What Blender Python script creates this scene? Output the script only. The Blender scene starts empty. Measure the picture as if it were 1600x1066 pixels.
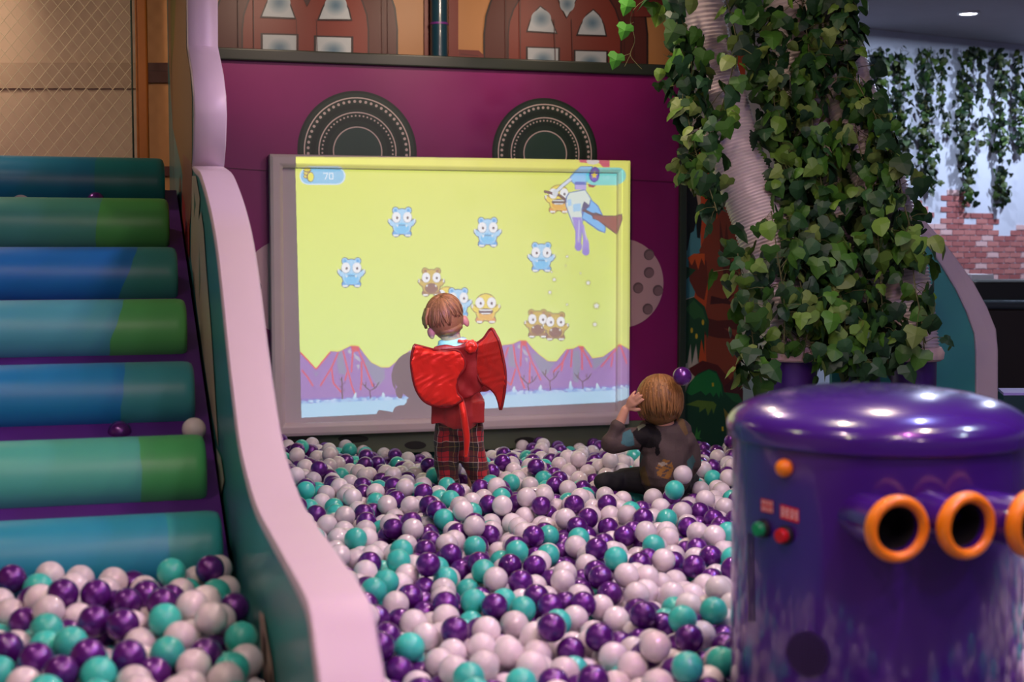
import bpy, bmesh, math, random
import numpy as np
from mathutils import Vector, Matrix, Quaternion
random.seed(7); RNG = np.random.default_rng(7)
SC = bpy.context.scene
COL = SC.collection
PI = math.pi

# ------------------------------------------------------------------ camera
W, H, F = 1600, 1066, 2222.2
PHI = math.radians(16.2)
HORIZON = 390.0
PITCH = math.atan((533 - HORIZON) / F)
CAMZ = 1.4
cam_d = bpy.data.cameras.new('camera'); cam = bpy.data.objects.new('camera', cam_d); COL.objects.link(cam)
cam.location = (0, 0, CAMZ); cam.rotation_euler = (PI / 2 - PITCH, 0, -PHI)
cam_d.lens = 50; cam_d.sensor_width = 36; cam_d.clip_start = 0.05; cam_d.clip_end = 100
cam_d.dof.use_dof = True; cam_d.dof.focus_distance = 6.45; cam_d.dof.aperture_fstop = 2.4
SC.camera = cam
SC.view_settings.view_transform = 'Standard'; SC.view_settings.look = 'None'
SC.view_settings.exposure = 0.0; SC.view_settings.gamma = 1.0; SC.view_settings.use_curve_mapping = False
SC.cycles.use_denoising = True
SC.cycles.sample_clamp_indirect = 4.0
SC.cycles.max_bounces = 6; SC.cycles.transparent_max_bounces = 8
SC.cycles.caustics_reflective = False; SC.cycles.caustics_refractive = False
RC = Matrix.Rotation(-PHI, 3, 'Z') @ Matrix.Rotation(PI / 2 - PITCH, 3, 'X')
CAM = Vector((0, 0, CAMZ))
FWD = Vector((math.sin(PHI), math.cos(PHI), 0)); RGT = Vector((math.cos(PHI), -math.sin(PHI), 0))

def ray(px, py):
    return RC @ Vector(((px - 800) / F, (533 - py) / F, -1.0))
def PV(px, py, v):            # point of the photo on the plane y = v
    d = ray(px, py); return CAM + d * (v / d.y)
def PU(px, py, u):            # on the plane x = u
    d = ray(px, py); return CAM + d * (u / d.x)
def PD(px, py, D):            # at horizontal distance D in front of the camera
    d = ray(px, py); return CAM + d * (D / d.dot(FWD))
def to_px(p):
    q = RC.transposed() @ (Vector(p) - CAM)
    return 800 + F * q.x / -q.z, 533 - F * q.y / -q.z, -q.z

# ------------------------------------------------------------------ light
def lin(c):
    return tuple((x / 255 / 12.92 if x / 255 <= 0.04045 else ((x / 255 + 0.055) / 1.055) ** 2.4) for x in c[:3])
world = bpy.data.worlds.new('world'); SC.world = world; world.use_nodes = True
bg = world.node_tree.nodes['Background']; bg.inputs[0].default_value = (0.62, 0.55, 0.80, 1); bg.inputs[1].default_value = 0.22
CEIL = 2.95
def lamp(name, loc, power, color, size=0.12, spot=None, aim=None):
    if spot:
        l = bpy.data.lights.new(name, 'SPOT'); l.spot_size = math.radians(spot); l.spot_blend = 0.6; l.shadow_soft_size = size / 2
    else:
        l = bpy.data.lights.new(name, 'AREA'); l.shape = 'DISK'; l.size = size
    l.energy = power; l.color = color
    o = bpy.data.objects.new(name, l); COL.objects.link(o); o.location = loc
    if aim is not None:
        o.rotation_euler = (Vector(aim) - Vector(loc)).to_track_quat('-Z', 'Y').to_euler()
    return o
WARM = (1.0, 0.76, 0.58); PINK = (1.0, 0.68, 0.72); VIO = (0.62, 0.35, 1.0); MAG = (1.0, 0.25, 0.85); COOL = (0.72, 0.80, 1.0)
for i, (x, y, pw, c) in enumerate([
        (-0.55, 1.2, 16, WARM), (0.35, 2.2, 12, PINK), (1.3, 1.0, 16, WARM), (2.3, 2.3, 16, WARM),
        (1.5, 3.4, 20, WARM), (2.6, 4.3, 17, WARM), (1.5, 5.1, 14, PINK), (2.0, 6.0, 14, WARM),
        (-0.9, 3.4, 14, WARM), (0.4, -0.7, 18, PINK), (1.9, -1.0, 22, PINK), (-0.9, 6.9, 9, WARM),
        (3.3, 2.6, 14, COOL), (3.4, 1.4, 10, COOL)]):
    lamp('ceiling_lamp', (x, y, CEIL - 0.03), pw, c)
for x_, y_, pw_ in ((0.95, 7.1, 22), (1.9, 7.1, 24), (2.7, 7.1, 14), (-0.8, 7.35, 20)): lamp('wall_fill', (x_, y_, CEIL - 0.03), pw_, WARM, .12, 80, (x_, 8.05, 2.65))  # added fill spots that brighten the upper mural and the net wall
lamp('net_wall_fill', (-0.65, 5.4, CEIL - 0.03), 60, WARM, .12, 64, (-0.55, 8.05, 2.35))  # added fill spot to brighten the wall behind the net
lamp('violet_lamp', (1.5, 0.2, CEIL - 0.05), 16, VIO, 0.08)
lamp('violet_lamp', (1.45, 4.6, CEIL - 0.05), 24, (0.5, 0.35, 1.0), 0.08, 60, (0.42, 5.6, 1.7))
lamp('magenta_lamp', (1.8, 1.7, CEIL - 0.05), 20, MAG, 0.08)
lamp('blue_lamp', (2.6, 3.4, CEIL - 0.05), 18, (0.35, 0.35, 1.0), 0.08)

# ------------------------------------------------------------------ materials
MATS = {}
def new_mat(name):
    m = bpy.data.materials.new(name); m.use_nodes = True
    return m, m.node_tree, m.node_tree.nodes['Principled BSDF']
def mat(name, c, rough=0.5, metal=0.0, coat=0.0, var=0.06, scale=8.0, bump=0.0, bscale=40.0, sheen=0.0, emit=None, estr=0, trans=0.0):
    if name in MATS: return MATS[name]
    m, nt, b = new_mat(name)
    N = nt.nodes; L = nt.links
    col = lin(c)
    tc = N.new('ShaderNodeTexCoord')
    no = N.new('ShaderNodeTexNoise'); no.inputs['Scale'].default_value = scale; no.inputs['Detail'].default_value = 4
    L.new(tc.outputs['Object'], no.inputs['Vector'])
    mx = N.new('ShaderNodeMix'); mx.data_type = 'RGBA'
    mx.inputs[6].default_value = tuple(x * (1 - var) for x in col) + (1,)
    mx.inputs[7].default_value = tuple(min(1, x * (1 + var)) for x in col) + (1,)
    L.new(no.outputs[0], mx.inputs[0]); L.new(mx.outputs[2], b.inputs['Base Color'])
    b.inputs['Roughness'].default_value = rough; b.inputs['Metallic'].default_value = metal
    b.inputs['Coat Weight'].default_value = coat; b.inputs['Coat Roughness'].default_value = 0.08
    b.inputs['Sheen Weight'].default_value = sheen
    b.inputs['Transmission Weight'].default_value = trans
    if bump:
        n2 = N.new('ShaderNodeTexNoise'); n2.inputs['Scale'].default_value = bscale; n2.inputs['Detail'].default_value = 6
        L.new(tc.outputs['Object'], n2.inputs['Vector'])
        bp = N.new('ShaderNodeBump'); bp.inputs['Strength'].default_value = bump; bp.inputs['Distance'].default_value = 0.01
        L.new(n2.outputs[0], bp.inputs['Height']); L.new(bp.outputs[0], b.inputs['Normal'])
    if emit:
        b.inputs['Emission Color'].default_value = lin(emit) + (1,); b.inputs['Emission Strength'].default_value = estr
    MATS[name] = m; return m
def attr_mat(name, rough=0.5, metal=0.0, coat=0.0, bump=0.0, bscale=60, sheen=0.0, spec=0.5):
    if name in MATS: return MATS[name]
    m, nt, b = new_mat(name); N = nt.nodes; L = nt.links
    a = N.new('ShaderNodeVertexColor'); a.layer_name = 'Col'
    L.new(a.outputs[0], b.inputs['Base Color'])
    b.inputs['Roughness'].default_value = rough; b.inputs['Metallic'].default_value = metal; b.inputs['Coat Weight'].default_value = coat
    b.inputs['Sheen Weight'].default_value = sheen; b.inputs['Coat Roughness'].default_value = 0.08
    b.inputs['Specular IOR Level'].default_value = spec
    if bump:
        tc = N.new('ShaderNodeTexCoord'); n2 = N.new('ShaderNodeTexNoise'); n2.inputs['Scale'].default_value = bscale
        L.new(tc.outputs['Object'], n2.inputs['Vector'])
        bp = N.new('ShaderNodeBump'); bp.inputs['Strength'].default_value = bump; bp.inputs['Distance'].default_value = 0.01
        L.new(n2.outputs[0], bp.inputs['Height']); L.new(bp.outputs[0], b.inputs['Normal'])
    MATS[name] = m; return m

# ------------------------------------------------------------------ objects
def tag(o, label=None, cat=None, group=None, kind=None):
    if label: o['label'] = label
    if cat: o['category'] = cat
    if group: o['group'] = group
    if kind: o['kind'] = kind
    return o
def empty(name, loc=(0, 0, 0), label=None, cat=None, group=None):
    o = bpy.data.objects.new(name, None); COL.objects.link(o); o.location = loc; o.empty_display_size = 0.1
    return tag(o, label, cat, group)
def link(name, me, m=None, parent=None, smooth=False):
    o = bpy.data.objects.new(name, me); COL.objects.link(o)
    if m: me.materials.append(m)
    if parent:
        o.parent = parent
        t = Vector(parent.location)
        if parent.parent: t = t + Vector(parent.parent.location)
        if t.length > 0: me.transform(Matrix.Translation(-t))
    if smooth: me.polygons.foreach_set('use_smooth', [True] * len(me.polygons))
    return o
class MB:                                   # a mesh under construction
    def __init__(s): s.v = []; s.f = []; s.c = []; s.mi = []
    def add(s, vs, fs, col=None, mi=0):
        n = len(s.v); s.v += [tuple(v) for v in vs]
        for f in fs:
            s.f.append(tuple(i + n for i in f)); s.c.append(col); s.mi.append(mi)
    def box(s, lo, hi, col=None, mi=0):
        x0, y0, z0 = lo; x1, y1, z1 = hi
        s.add([(x0,y0,z0),(x1,y0,z0),(x1,y1,z0),(x0,y1,z0),(x0,y0,z1),(x1,y0,z1),(x1,y1,z1),(x0,y1,z1)],
              [(0,3,2,1),(4,5,6,7),(0,1,5,4),(1,2,6,5),(2,3,7,6),(3,0,4,7)], col, mi)
    def tube(s, pts, rad, seg=8, col=None, caps=True, mi=0, flat=1.0):
        pts = [Vector(p) for p in pts]; n = len(pts)
        if not hasattr(rad, '__len__'): rad = [rad] * n
        vs = []; prev = None
        for i, p in enumerate(pts):
            t = (pts[min(i + 1, n - 1)] - pts[max(i - 1, 0)]).normalized()
            if prev is None:
                a = Vector((0, 0, 1)) if abs(t.z) < 0.9 else Vector((1, 0, 0))
                nx = t.cross(a).normalized()
            else:
                nx = (prev - t * prev.dot(t)).normalized()
            prev = nx; ny = t.cross(nx)
            for k in range(seg):
                a = 2 * PI * k / seg
                vs.append(p + (nx * math.cos(a) + ny * math.sin(a) * flat) * rad[i])
        fs = [(i*seg+k, i*seg+(k+1) % seg, (i+1)*seg+(k+1) % seg, (i+1)*seg+k) for i in range(n-1) for k in range(seg)]
        if caps: fs += [tuple(range(seg - 1, -1, -1)), tuple((n-1)*seg + k for k in range(seg))]
        s.add(vs, fs, col, mi)
    def lathe(s, prof, origin=(0,0,0), axis=(0,0,1), seg=32, col=None, mi=0, cap=True):   # prof: (radius, height)
        q = Vector((0,0,1)).rotation_difference(Vector(axis).normalized()); o = Vector(origin)
        vs = [o + q @ Vector((r*math.cos(2*PI*k/seg), r*math.sin(2*PI*k/seg), h)) for r, h in prof for k in range(seg)]
        n = len(prof)
        fs = [(i*seg+k, i*seg+(k+1) % seg, (i+1)*seg+(k+1) % seg, (i+1)*seg+k) for i in range(n-1) for k in range(seg)]
        if cap and prof[0][0] > 1e-6: fs.append(tuple(range(seg - 1, -1, -1)))
        if cap and prof[-1][0] > 1e-6: fs.append(tuple((n-1)*seg + k for k in range(seg)))
        s.add(vs, fs, col, mi)
    def sphere(s, c, r, col=None, seg=16, rot=None, mi=0):
        if not hasattr(r, '__len__'): r = (r, r, r)
        c = Vector(c); vs = []; n = seg // 2
        for i in range(n + 1):
            th = PI * i / n
            for k in range(seg):
                a = 2 * PI * k / seg
                p = Vector((r[0]*math.sin(th)*math.cos(a), r[1]*math.sin(th)*math.sin(a), r[2]*math.cos(th)))
                if rot is not None: p = rot @ p
                vs.append(c + p)
        fs = [(i*seg+k, (i+1)*seg+k, (i+1)*seg+(k+1) % seg, i*seg+(k+1) % seg) for i in range(n) for k in range(seg)]
        s.add(vs, fs, col, mi)
    def prism(s, poly, off, col=None, mi=0):                # poly: 3D points, extruded by off (vector or list)
        n = len(poly); off = Vector(off)
        vs = [Vector(p) for p in poly] + [Vector(p) + off for p in poly]
        s.add(vs, [tuple(range(n)), tuple(range(2*n-1, n-1, -1))] + [(i, i+n, (i+1) % n + n, (i+1) % n) for i in range(n)], col, mi)
    def mesh(s, name, merge=False):
        me = bpy.data.meshes.new(name); me.from_pydata(s.v, [], s.f)
        if any(c is not None for c in s.c):
            ca = me.color_attributes.new('Col', 'FLOAT_COLOR', 'CORNER')
            data = []
            for f, c in zip(s.f, s.c):
                if c is None: c = (0.5, 0.5, 0.5)
                data += list(c[:3] + (1.0,)) * len(f)
            ca.data.foreach_set('color', data)
        bm = bmesh.new(); bm.from_mesh(me)
        if merge: bmesh.ops.remove_doubles(bm, verts=bm.verts, dist=1e-5)
        bmesh.ops.recalc_face_normals(bm, faces=bm.faces)
        bm.to_mesh(me); bm.free()
        if any(s.mi):
            pass
        me.update(); return me
    def build(s, name, m=None, parent=None, smooth=False, bevel=0, merge=False):
        o = link(name, s.mesh(name, merge), m, parent, smooth)
        if bevel:
            b = o.modifiers.new('bevel', 'BEVEL'); b.width = bevel; b.segments = 3; b.limit_method = 'ANGLE'
            b.harden_normals = False
        return o
def auto_smooth(o, ang=40):
    me = o.data
    me.polygons.foreach_set('use_smooth', [True] * len(me.polygons))
    bm = bmesh.new(); bm.from_mesh(me)
    for e in bm.edges:
        if len(e.link_faces) == 2 and e.calc_face_angle(0) > math.radians(ang): e.smooth = False
    bm.to_mesh(me); bm.free()
    return o
def spline(pts, n):                          # Catmull-Rom through the points
    P = [Vector(p) for p in pts]; P = [P[0]*2 - P[1]] + P + [P[-1]*2 - P[-2]]
    out = []
    m = len(P) - 3
    for j in range(n):
        t = j / (n - 1) * m; i = min(int(t), m - 1); f = t - i
        a, b, c, d = P[i:i+4]
        out.append(0.5 * ((2*b) + (c-a)*f + (2*a-5*b+4*c-d)*f*f + (3*b-a-3*c+d)*f**3))
    return out

class Art:                                   # a flat print: coloured polygons lying on a board, each layer a hair above the last
    def __init__(s, v, front=-1): s.v = v; s.mb = MB(); s.n = 0
    def _y(s): s.n += 1; return s.v - 0.001 - 0.00018 * s.n
    def poly(s, pts, c, y=None):
        y = y or s._y(); s.mb.add([PV(x, yy, y) for x, yy in pts], [tuple(range(len(pts)))], lin(c))
    def rect(s, x0, y0, x1, y1, c): s.poly([(x0,y0),(x1,y0),(x1,y1),(x0,y1)], c)
    def line(s, pts, w, c):
        y = s._y()
        for (a, b) in zip(pts[:-1], pts[1:]):
            dx, dy = b[0]-a[0], b[1]-a[1]; l = math.hypot(dx, dy) or 1; nx, ny = -dy/l*w/2, dx/l*w/2
            s.poly([(a[0]+nx,a[1]+ny),(b[0]+nx,b[1]+ny),(b[0]-nx,b[1]-ny),(a[0]-nx,a[1]-ny)], c, y)
    def wdisc(s, px, py, r0, r1, c, seg=64, y=None, a0=0, a1=2*PI):      # disc or ring in metres on the board
        y = y or s._y(); o = PV(px, py, y); vs = []; fs = []
        for k in range(seg + 1):
            a = a0 + (a1-a0) * k / seg
            for r in (r0, r1): vs.append((o.x + r*math.cos(a), y, o.z + r*math.sin(a)))
        for k in range(seg): fs.append((2*k, 2*k+1, 2*k+3, 2*k+2))
        s.mb.add(vs, fs, lin(c))
    def pane(s, pts, c0, c1):                # printed pane with a soft darker spot in its middle
        cx = sum(p[0] for p in pts)/len(pts); cy = sum(p[1] for p in pts)/len(pts)
        for i, t in enumerate((1.0, .72, .62, .54, .46, .38, .3, .22, .12)):
            f = min(1.0, i / 8); c = tuple(a + (b-a)*f for a, b in zip(c0, c1))
            if i == 0: s.poly(pts, c)
            else:
                k = 20; rx = (max(p[0] for p in pts)-min(p[0] for p in pts))/2*t; ry = (max(p[1] for p in pts)-min(p[1] for p in pts))/2*t
                s.poly([(cx+rx*math.cos(2*PI*j/k), cy+ry*math.sin(2*PI*j/k)) for j in range(k)], c)
    def build(s, name, m, parent=None):
        me = s.mb.mesh(name)
        for p in me.polygons:
            if p.normal.y > 0: p.flip()
        return link(name, me, m, parent)

# remeshed volumes: ellipsoids, tapered limbs and slabs melted into one surface
def blob(name, prims, voxel, m, parent=None, smooth=4, fn=None, colfn=None):
    mb = MB()
    for p in prims:
        if p[0] == 's': mb.sphere(p[1], p[2], seg=24, rot=p[3] if len(p) > 3 else None)
        elif p[0] == 'c':
            _, a, ra, b, rb = p; a, b = Vector(a), Vector(b)
            mb.sphere(a, ra, seg=16); mb.sphere(b, rb, seg=16); mb.tube([a, b], [ra, rb], 16)
        elif p[0] == 'p': mb.prism(p[1], p[2])
    me = mb.mesh(name + '_src', True)
    o = bpy.data.objects.new(name + '_src', me); COL.objects.link(o)
    r = o.modifiers.new('r', 'REMESH'); r.mode = 'VOXEL'; r.voxel_size = voxel
    s = o.modifiers.new('s', 'SMOOTH'); s.factor = 0.5; s.iterations = smooth
    dg = bpy.context.evaluated_depsgraph_get(); dg.update()
    out = bpy.data.meshes.new_from_object(o.evaluated_get(dg))
    bpy.data.objects.remove(o)
    out.name = name
    if fn:
        out.update()
        nv = len(out.vertices); nr = np.empty(nv*3); out.vertices.foreach_get('normal', nr); co = np.empty(nv*3); out.vertices.foreach_get('co', co)
        nr = nr.reshape(-1, 3); co = co.reshape(-1, 3)
        co = co + nr * fn(co)[:, None]; out.vertices.foreach_set('co', co.ravel())
    if colfn:
        nv = len(out.vertices); co = np.empty(nv*3); out.vertices.foreach_get('co', co); co = co.reshape(-1, 3)
        ca = out.color_attributes.new('Col', 'FLOAT_COLOR', 'POINT'); cc = np.ones((nv, 4)); cc[:, :3] = colfn(co)
        ca.data.foreach_set('color', cc.ravel())
    out.materials.clear()
    return link(name, out, m, parent, True)

# ================================================================== the setting
WY = 8.05                                    # back wall
M_wall_tan = mat('tan_wall', (206, 180, 154), 0.7)
M_dark = mat('dark_void', (30, 28, 34), 0.8)
mb = MB(); mb.box((-3.2, -4.0, -0.1), (12.0, 14.5, 0.0)); mb.build('floor', mat('grey_floor', (92, 84, 92), 0.6))['kind'] = 'structure'
mb = MB(); mb.box((-3.2, -4.0, CEIL), (12.0, 14.5, CEIL + 0.1)); mb.build('ceiling', mat('grey_ceiling', (160, 156, 164), 0.85, bump=0.05))['kind'] = 'structure'
mb = MB(); mb.box((-3.3, -4.0, 0), (-3.2, WY + 0.1, CEIL)); mb.build('wall_left', M_wall_tan)['kind'] = 'structure'
xr = PV(1218, 500, WY).x
mb = MB(); mb.box((-3.2, WY, 0), (xr, WY + 0.1, CEIL)); mb.build('wall_back', M_wall_tan)['kind'] = 'structure'

# right far wall, turned a little away, with painted brick patches
ANG = math.radians(-14)
rw_o = PD(1440, 300, 10.4); rw_u = Vector((math.cos(ANG), -math.sin(ANG), 0)).normalized()
rw_n = Vector((-rw_u.y, rw_u.x, 0))
def PR(px, py, off=0.0):
    d = ray(px, py); o = rw_o - rw_n * off
    return CAM + d * ((o - CAM).dot(rw_n) / d.dot(rw_n))
mb = MB(); a = rw_o - rw_u * 3.2; b = rw_o + rw_u * 5
mb.prism([Vector((a.x, a.y, 0)), Vector((b.x, b.y, 0)), Vector((b.x, b.y, CEIL)), Vector((a.x, a.y, CEIL))], rw_n * 0.1)
o = mb.build('wall_right', mat('white_wall', (196, 205, 222), 0.8, bump=0.04)); o['kind'] = 'structure'
# brick print
mb = MB(); rr = random.Random(3)
def rw_xy(px, py): p = PR(px, py); return (p - rw_o).dot(rw_u), p.z
def rwp(s, z, off): p = rw_o + rw_u * s - rw_n * off; return Vector((p.x, p.y, z))
prof_top = [(1395, 310), (1450, 310), (1450, 345), (1472, 345), (1472, 293), (1512, 293), (1512, 345), (1522, 345), (1522, 328), (1552, 328), (1552, 360), (1580, 360), (1580, 346), (1700, 346)]
def top_at(px):
    for i in range(0, len(prof_top), 2):
        if prof_top[i][0] <= px < prof_top[i+1][0]: return prof_top[i][1]
    return 346
bw, bh = 0.125, 0.042
s0, _ = rw_xy(1350, 400); s1, _ = rw_xy(1680, 400)
row = 0; z = 0.75
while z < 2.1:
    s = s0 - (bw / 2 if row % 2 else 0)
    while s < s1:
        px, py, _ = to_px(rwp(s + bw / 2, z + bh, 0))
        if py > top_at(px) + rr.uniform(-3, 3):
            t = rr.random(); c = (150 + 30*t, 84 + 34*t, 84 + 30*t)
            if rr.random() < .1: c = (205, 170, 170)
            mb.prism([rwp(s+.004, z+.004, 0), rwp(s+bw-.004, z+.004, 0), rwp(s+bw-.004, z+bh-.003, 0), rwp(s+.004, z+bh-.003, 0)], -rw_n*0.006, lin(c))
        s += bw
    z += bh; row += 1
o = mb.build('brick_facing', attr_mat('brick_paint', 0.8, bump=0.3)); tag(o, 'patchy red faux brick facing on the far white wall', 'brick facing')
# downlight in view
p = PD(1513, 24, 7.6); zc = CEIL
d = ray(1513, 24); p = CAM + d * ((CEIL - 0.02 - CAMZ) / d.z)
r = empty('ceiling_light', (p.x, p.y, CEIL), 'round white recessed downlight in the grey ceiling', 'ceiling light')
mb = MB(); mb.lathe([(0.055, -0.012), (0.066, -0.016), (0.072, -0.006), (0.072, 0.0)], p*1 + Vector((0, 0, 0.02)), seg=32, cap=False); mb.build('rim', mat('white_metal', (220, 220, 225), 0.3), r, True)
mb = MB(); mb.lathe([(0.0, -0.010), (0.055, -0.010), (0.055, -0.002), (0.0, -0.002)], p*1 + Vector((0, 0, 0.02)), seg=32)
mb.build('diffuser', mat('lamp_glow', (255, 255, 255), 0.5, emit=(235, 235, 255), estr=12), r)
lamp('downlight_lamp', (p.x, p.y, CEIL - 0.04), 26, COOL, 0.1)
lamp('downlight_lamp', (p.x + 1.3, p.y + 0.2, CEIL - 0.04), 48, COOL, 0.1)
lamp('downlight_lamp', (p.x - 0.6, p.y + 1.5, CEIL - 0.04), 48, (0.7, 0.75, 1.0), 0.1)

# ================================================================== printed back wall behind the radio backdrop
P_print = attr_mat('vinyl_print', 0.45)
A = Art(WY)
A.poly([(225, -80), (1240, -80), (1240, 700), (225, 700)], (190, 134, 80))
def arch(x, top, w, bottom, n=14):           # arch outline polygon
    pts = [(x - w, bottom)]
    for k in range(n + 1):
        a = PI - PI * k / n; pts.append((x + w * math.cos(a), top - 0.95 * w * math.sin(a) * 1.1))
    pts.append((x + w, bottom)); return pts
def window(cx, bw_, bottom, dx, dy):
    A.poly(arch(cx, 40 + dy, bw_ + 3, bottom + 30), (34, 14, 12)); A.poly(arch(cx, 40 + dy, bw_, bottom + 30), (86, 34, 24))
    A.poly(arch(cx + dx, 40 + dy, bw_ * .71, bottom + 30), (52, 16, 14)); A.poly(arch(cx + dx, 40 + dy, bw_ * .69, bottom + 30), (126, 46, 30))
G0, G1 = (188, 198, 205), (96, 128, 150)
window(478, 141, 60, -1, 6)
def rp(x0, y0, x1, y1, sk=0.02): return [(x0, y0), (x1, y0 + (x1-x0)*sk), (x1, y1 + (x1-x0)*sk), (x0, y1)]
def panes(l):
    for pts in l:
        cx = sum(p[0] for p in pts)/len(pts); cy = sum(p[1] for p in pts)/len(pts)
        A.poly([(cx + (x-cx)*1.13, cy + (y-cy)*1.12) for x, y in pts], (40, 12, 14)); A.pane(pts, G0, G1)
def Z3(l, ox): return [(ox + x/3.552, y/3.552) for x, y in l]
panes([Z3([(322,192),(508,197),(508,345),(322,335)], 320), Z3([(618,205),(812,210),(812,355),(618,345)], 320),
       Z3([(318,90),(345,20),(380,-50),(410,-75),(450,-30),(480,50),(497,98)], 320), Z3([(635,105),(660,40),(700,-30),(725,-55),(765,-10),(795,50),(808,106)], 320)])
A.poly(Z3([(545,-10),(566,38),(592,-10)], 320), (60, 20, 20))
window(884, 126, 70, -2, 14)
panes([Z3([(372,265),(540,270),(540,395),(372,385)], 720), Z3([(637,283),(807,288),(807,408),(637,400)], 720),
       Z3([(372,170),(390,110),(420,60),(442,38),(470,60),(500,110),(527,180)], 720), Z3([(650,190),(668,140),(700,85),(735,57),(765,85),(790,135),(803,195)], 720),
       Z3([(535,-30),(560,40),(588,95),(620,40),(650,-30)], 720)])
for (x0, x1) in ((663, 674), (701, 716)): A.rect(x0, -80, x1, 112, (120, 44, 34))
A.poly(Z3([(1407,275),(1520,280),(1548,305),(1552,340),(1530,372),(1407,368)], 320), (112, 44, 38))
A.line(Z3([(1420,300),(1520,310)], 320), 1, (70, 24, 24)); A.line(Z3([(1420,340),(1510,345)], 320), 1, (70, 24, 24))
A.rect(984, -8, 1060, 26, (118, 46, 36))
for x in (372, 396, 598, 607, 790, 812, 975, 990): A.line([(x, -40), (x + 1, 108)], 1.1, (58, 20, 18))
for x in (463, 494, 866, 893): A.line([(x, 30), (x + 2, 100)], 1.0, (74, 24, 20))
A.rect(-260, 98, 225, 138, (184, 156, 128)); A.rect(225, 98, 275, 129, (84, 44, 34)); A.rect(225, 260, 275, 275, (84, 34, 30))
A.line([(228, 110), (272, 112)], 1, (60, 28, 22))
o = A.build('castle_mural', P_print); tag(o, 'printed castle facade with brown arched windows above the magenta backdrop', 'mural')

# jungle print right of the backdrop
A = Art(7.93)
def ZJ(l): return [(1020 + x/2.961, 280 + y/2.961) for x, y in l]
A.poly([(1062, 60), (1240, 60), (1240, 720), (1062, 720)], (206, 196, 186))
A.poly([(1062, 340), (1095, 330), (1095, 460), (1062, 470)], (88, 156, 170))
A.poly([(1150, 540), (1240, 520), (1240, 640), (1150, 640)], (214, 220, 208))
A.poly([(1160, 600), (1180, 580), (1195, 620), (1210, 590), (1240, 640), (1240, 720), (1150, 720)], (170, 190, 190))
A.poly([(1090, 60), (1166, 60), (1158, 330), (1156, 480), (1160, 720), (1085, 720), (1092, 560), (1082, 480), (1096, 400), (1092, 300)], (214, 84, 36))
A.poly(ZJ([(270,0),(400,0),(415,330),(405,480),(385,600),(400,700),(420,1066),(380,1066),(250,900),(240,640),(260,480),(215,330),(250,250),(262,200),(300,180)]), (150, 66, 42))
A.poly(ZJ([(310,180),(330,300),(350,400),(330,470),(310,300)]), (96, 40, 30)); A.poly(ZJ([(340,200),(372,440),(400,300),(395,460),(350,480),(330,300)]), (108, 46, 32))
A.poly(ZJ([(270,540),(330,555),(380,530),(350,560),(375,582),(320,575),(265,580)]), (84, 30, 26))
A.poly(ZJ([(240,640),(300,655),(400,648),(410,700),(330,690),(395,740),(300,735),(240,720)]), (98, 34, 28))
A.poly(ZJ([(160,880),(230,840),(300,860),(360,930),(400,860),(412,980),(350,1000),(240,960)]), (98, 28, 26))
A.poly(ZJ([(330,960),(400,900),(418,980),(415,1066),(360,1040)]), (78, 24, 30))
A.poly(ZJ([(165,360),(220,340),(248,380),(255,470),(238,560),(205,540),(170,470)]), (120, 48, 32)); A.poly(ZJ([(160,365),(190,345),(240,345),(240,400),(225,365),(210,420),(195,370),(180,400)]), (226, 96, 40))
A.poly(ZJ([(140,-200),(215,-150),(190,-60),(205,20),(228,180),(218,275),(205,270),(200,200),(190,240),(175,250),(160,330),(140,340)]), (24, 22, 24))
A.poly(ZJ([(150,5),(170,0),(182,30),(178,60),(165,35)]), (206, 176, 150)); A.poly(ZJ([(200,60),(215,55),(222,100),(215,150),(208,110)]), (206, 176, 150))
A.poly(ZJ([(140,400),(200,420),(150,470),(150,560),(190,545),(240,590),(260,660),(255,740),(240,700),(238,810),(225,740),(210,850),(200,760),(180,860),(175,760),(160,850),(140,860)]), (38, 78, 46))
A.poly(ZJ([(150,600),(190,560),(230,600),(250,660),(215,640),(190,650)]), (52, 104, 54))
for x, y in ((232,663),(180,700),(202,727)): A.poly([(1020+(x+6*math.cos(a))/2.961, 280+(y+13*math.sin(a))/2.961) for a in [k*PI/6 for k in range(12)]], (220, 190, 50))
# big palm bush at the bottom
def ZB(l): return [(900 + x/4.1, 540 + y/4.1) for x, y in l]
A.poly(ZB([(690,330),(720,250),(780,180),(850,150),(900,165),(940,250),(950,300),(1010,330),(1060,400),(1090,460),(1050,470),(1040,560),(1050,700),(690,700)]), (26, 70, 44))
A.poly(ZB([(700,300),(760,200),(850,155),(900,180),(930,250),(940,330),(925,290),(918,340),(900,300),(880,330),(860,300),(830,320),(800,290),(740,320)]), (34, 128, 60))
A.poly(ZB([(700,380),(780,350),(880,360),(900,380),(880,440),(870,400),(845,450),(830,400),(790,430),(790,395),(740,385)]), (96, 130, 44))
A.poly(ZB([(945,400),(1010,480),(1010,620),(985,600),(960,500)]), (128, 120, 46)); A.poly(ZB([(755,600),(775,520),(780,560),(800,540),(790,590),(810,600)]), (60, 140, 60))
A.poly(ZB([(950,300),(1040,310),(1080,380),(1010,360)]), (40, 100, 56)); A.poly(ZB([(870,240),(882,238),(884,262),(872,264)]), (225, 200, 40)); A.poly(ZB([(933,520),(945,520),(946,548),(934,548)]), (225, 200, 40))
o = A.build('jungle_mural', P_print)
mb = MB(); a, b = PV(1066, 500, 7.935), PV(1236, 500, 7.935); mb.box((a.x, 7.932, 0), (b.x, 7.99, CEIL)); bd = mb.build('jungle_board', mat('board_edge', (190, 186, 180), 0.6))
o.parent = bd; o.name = 'jungle_print'; tag(bd, 'board printed with orange rock pillar and green palms right of the backdrop', 'mural')

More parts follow.
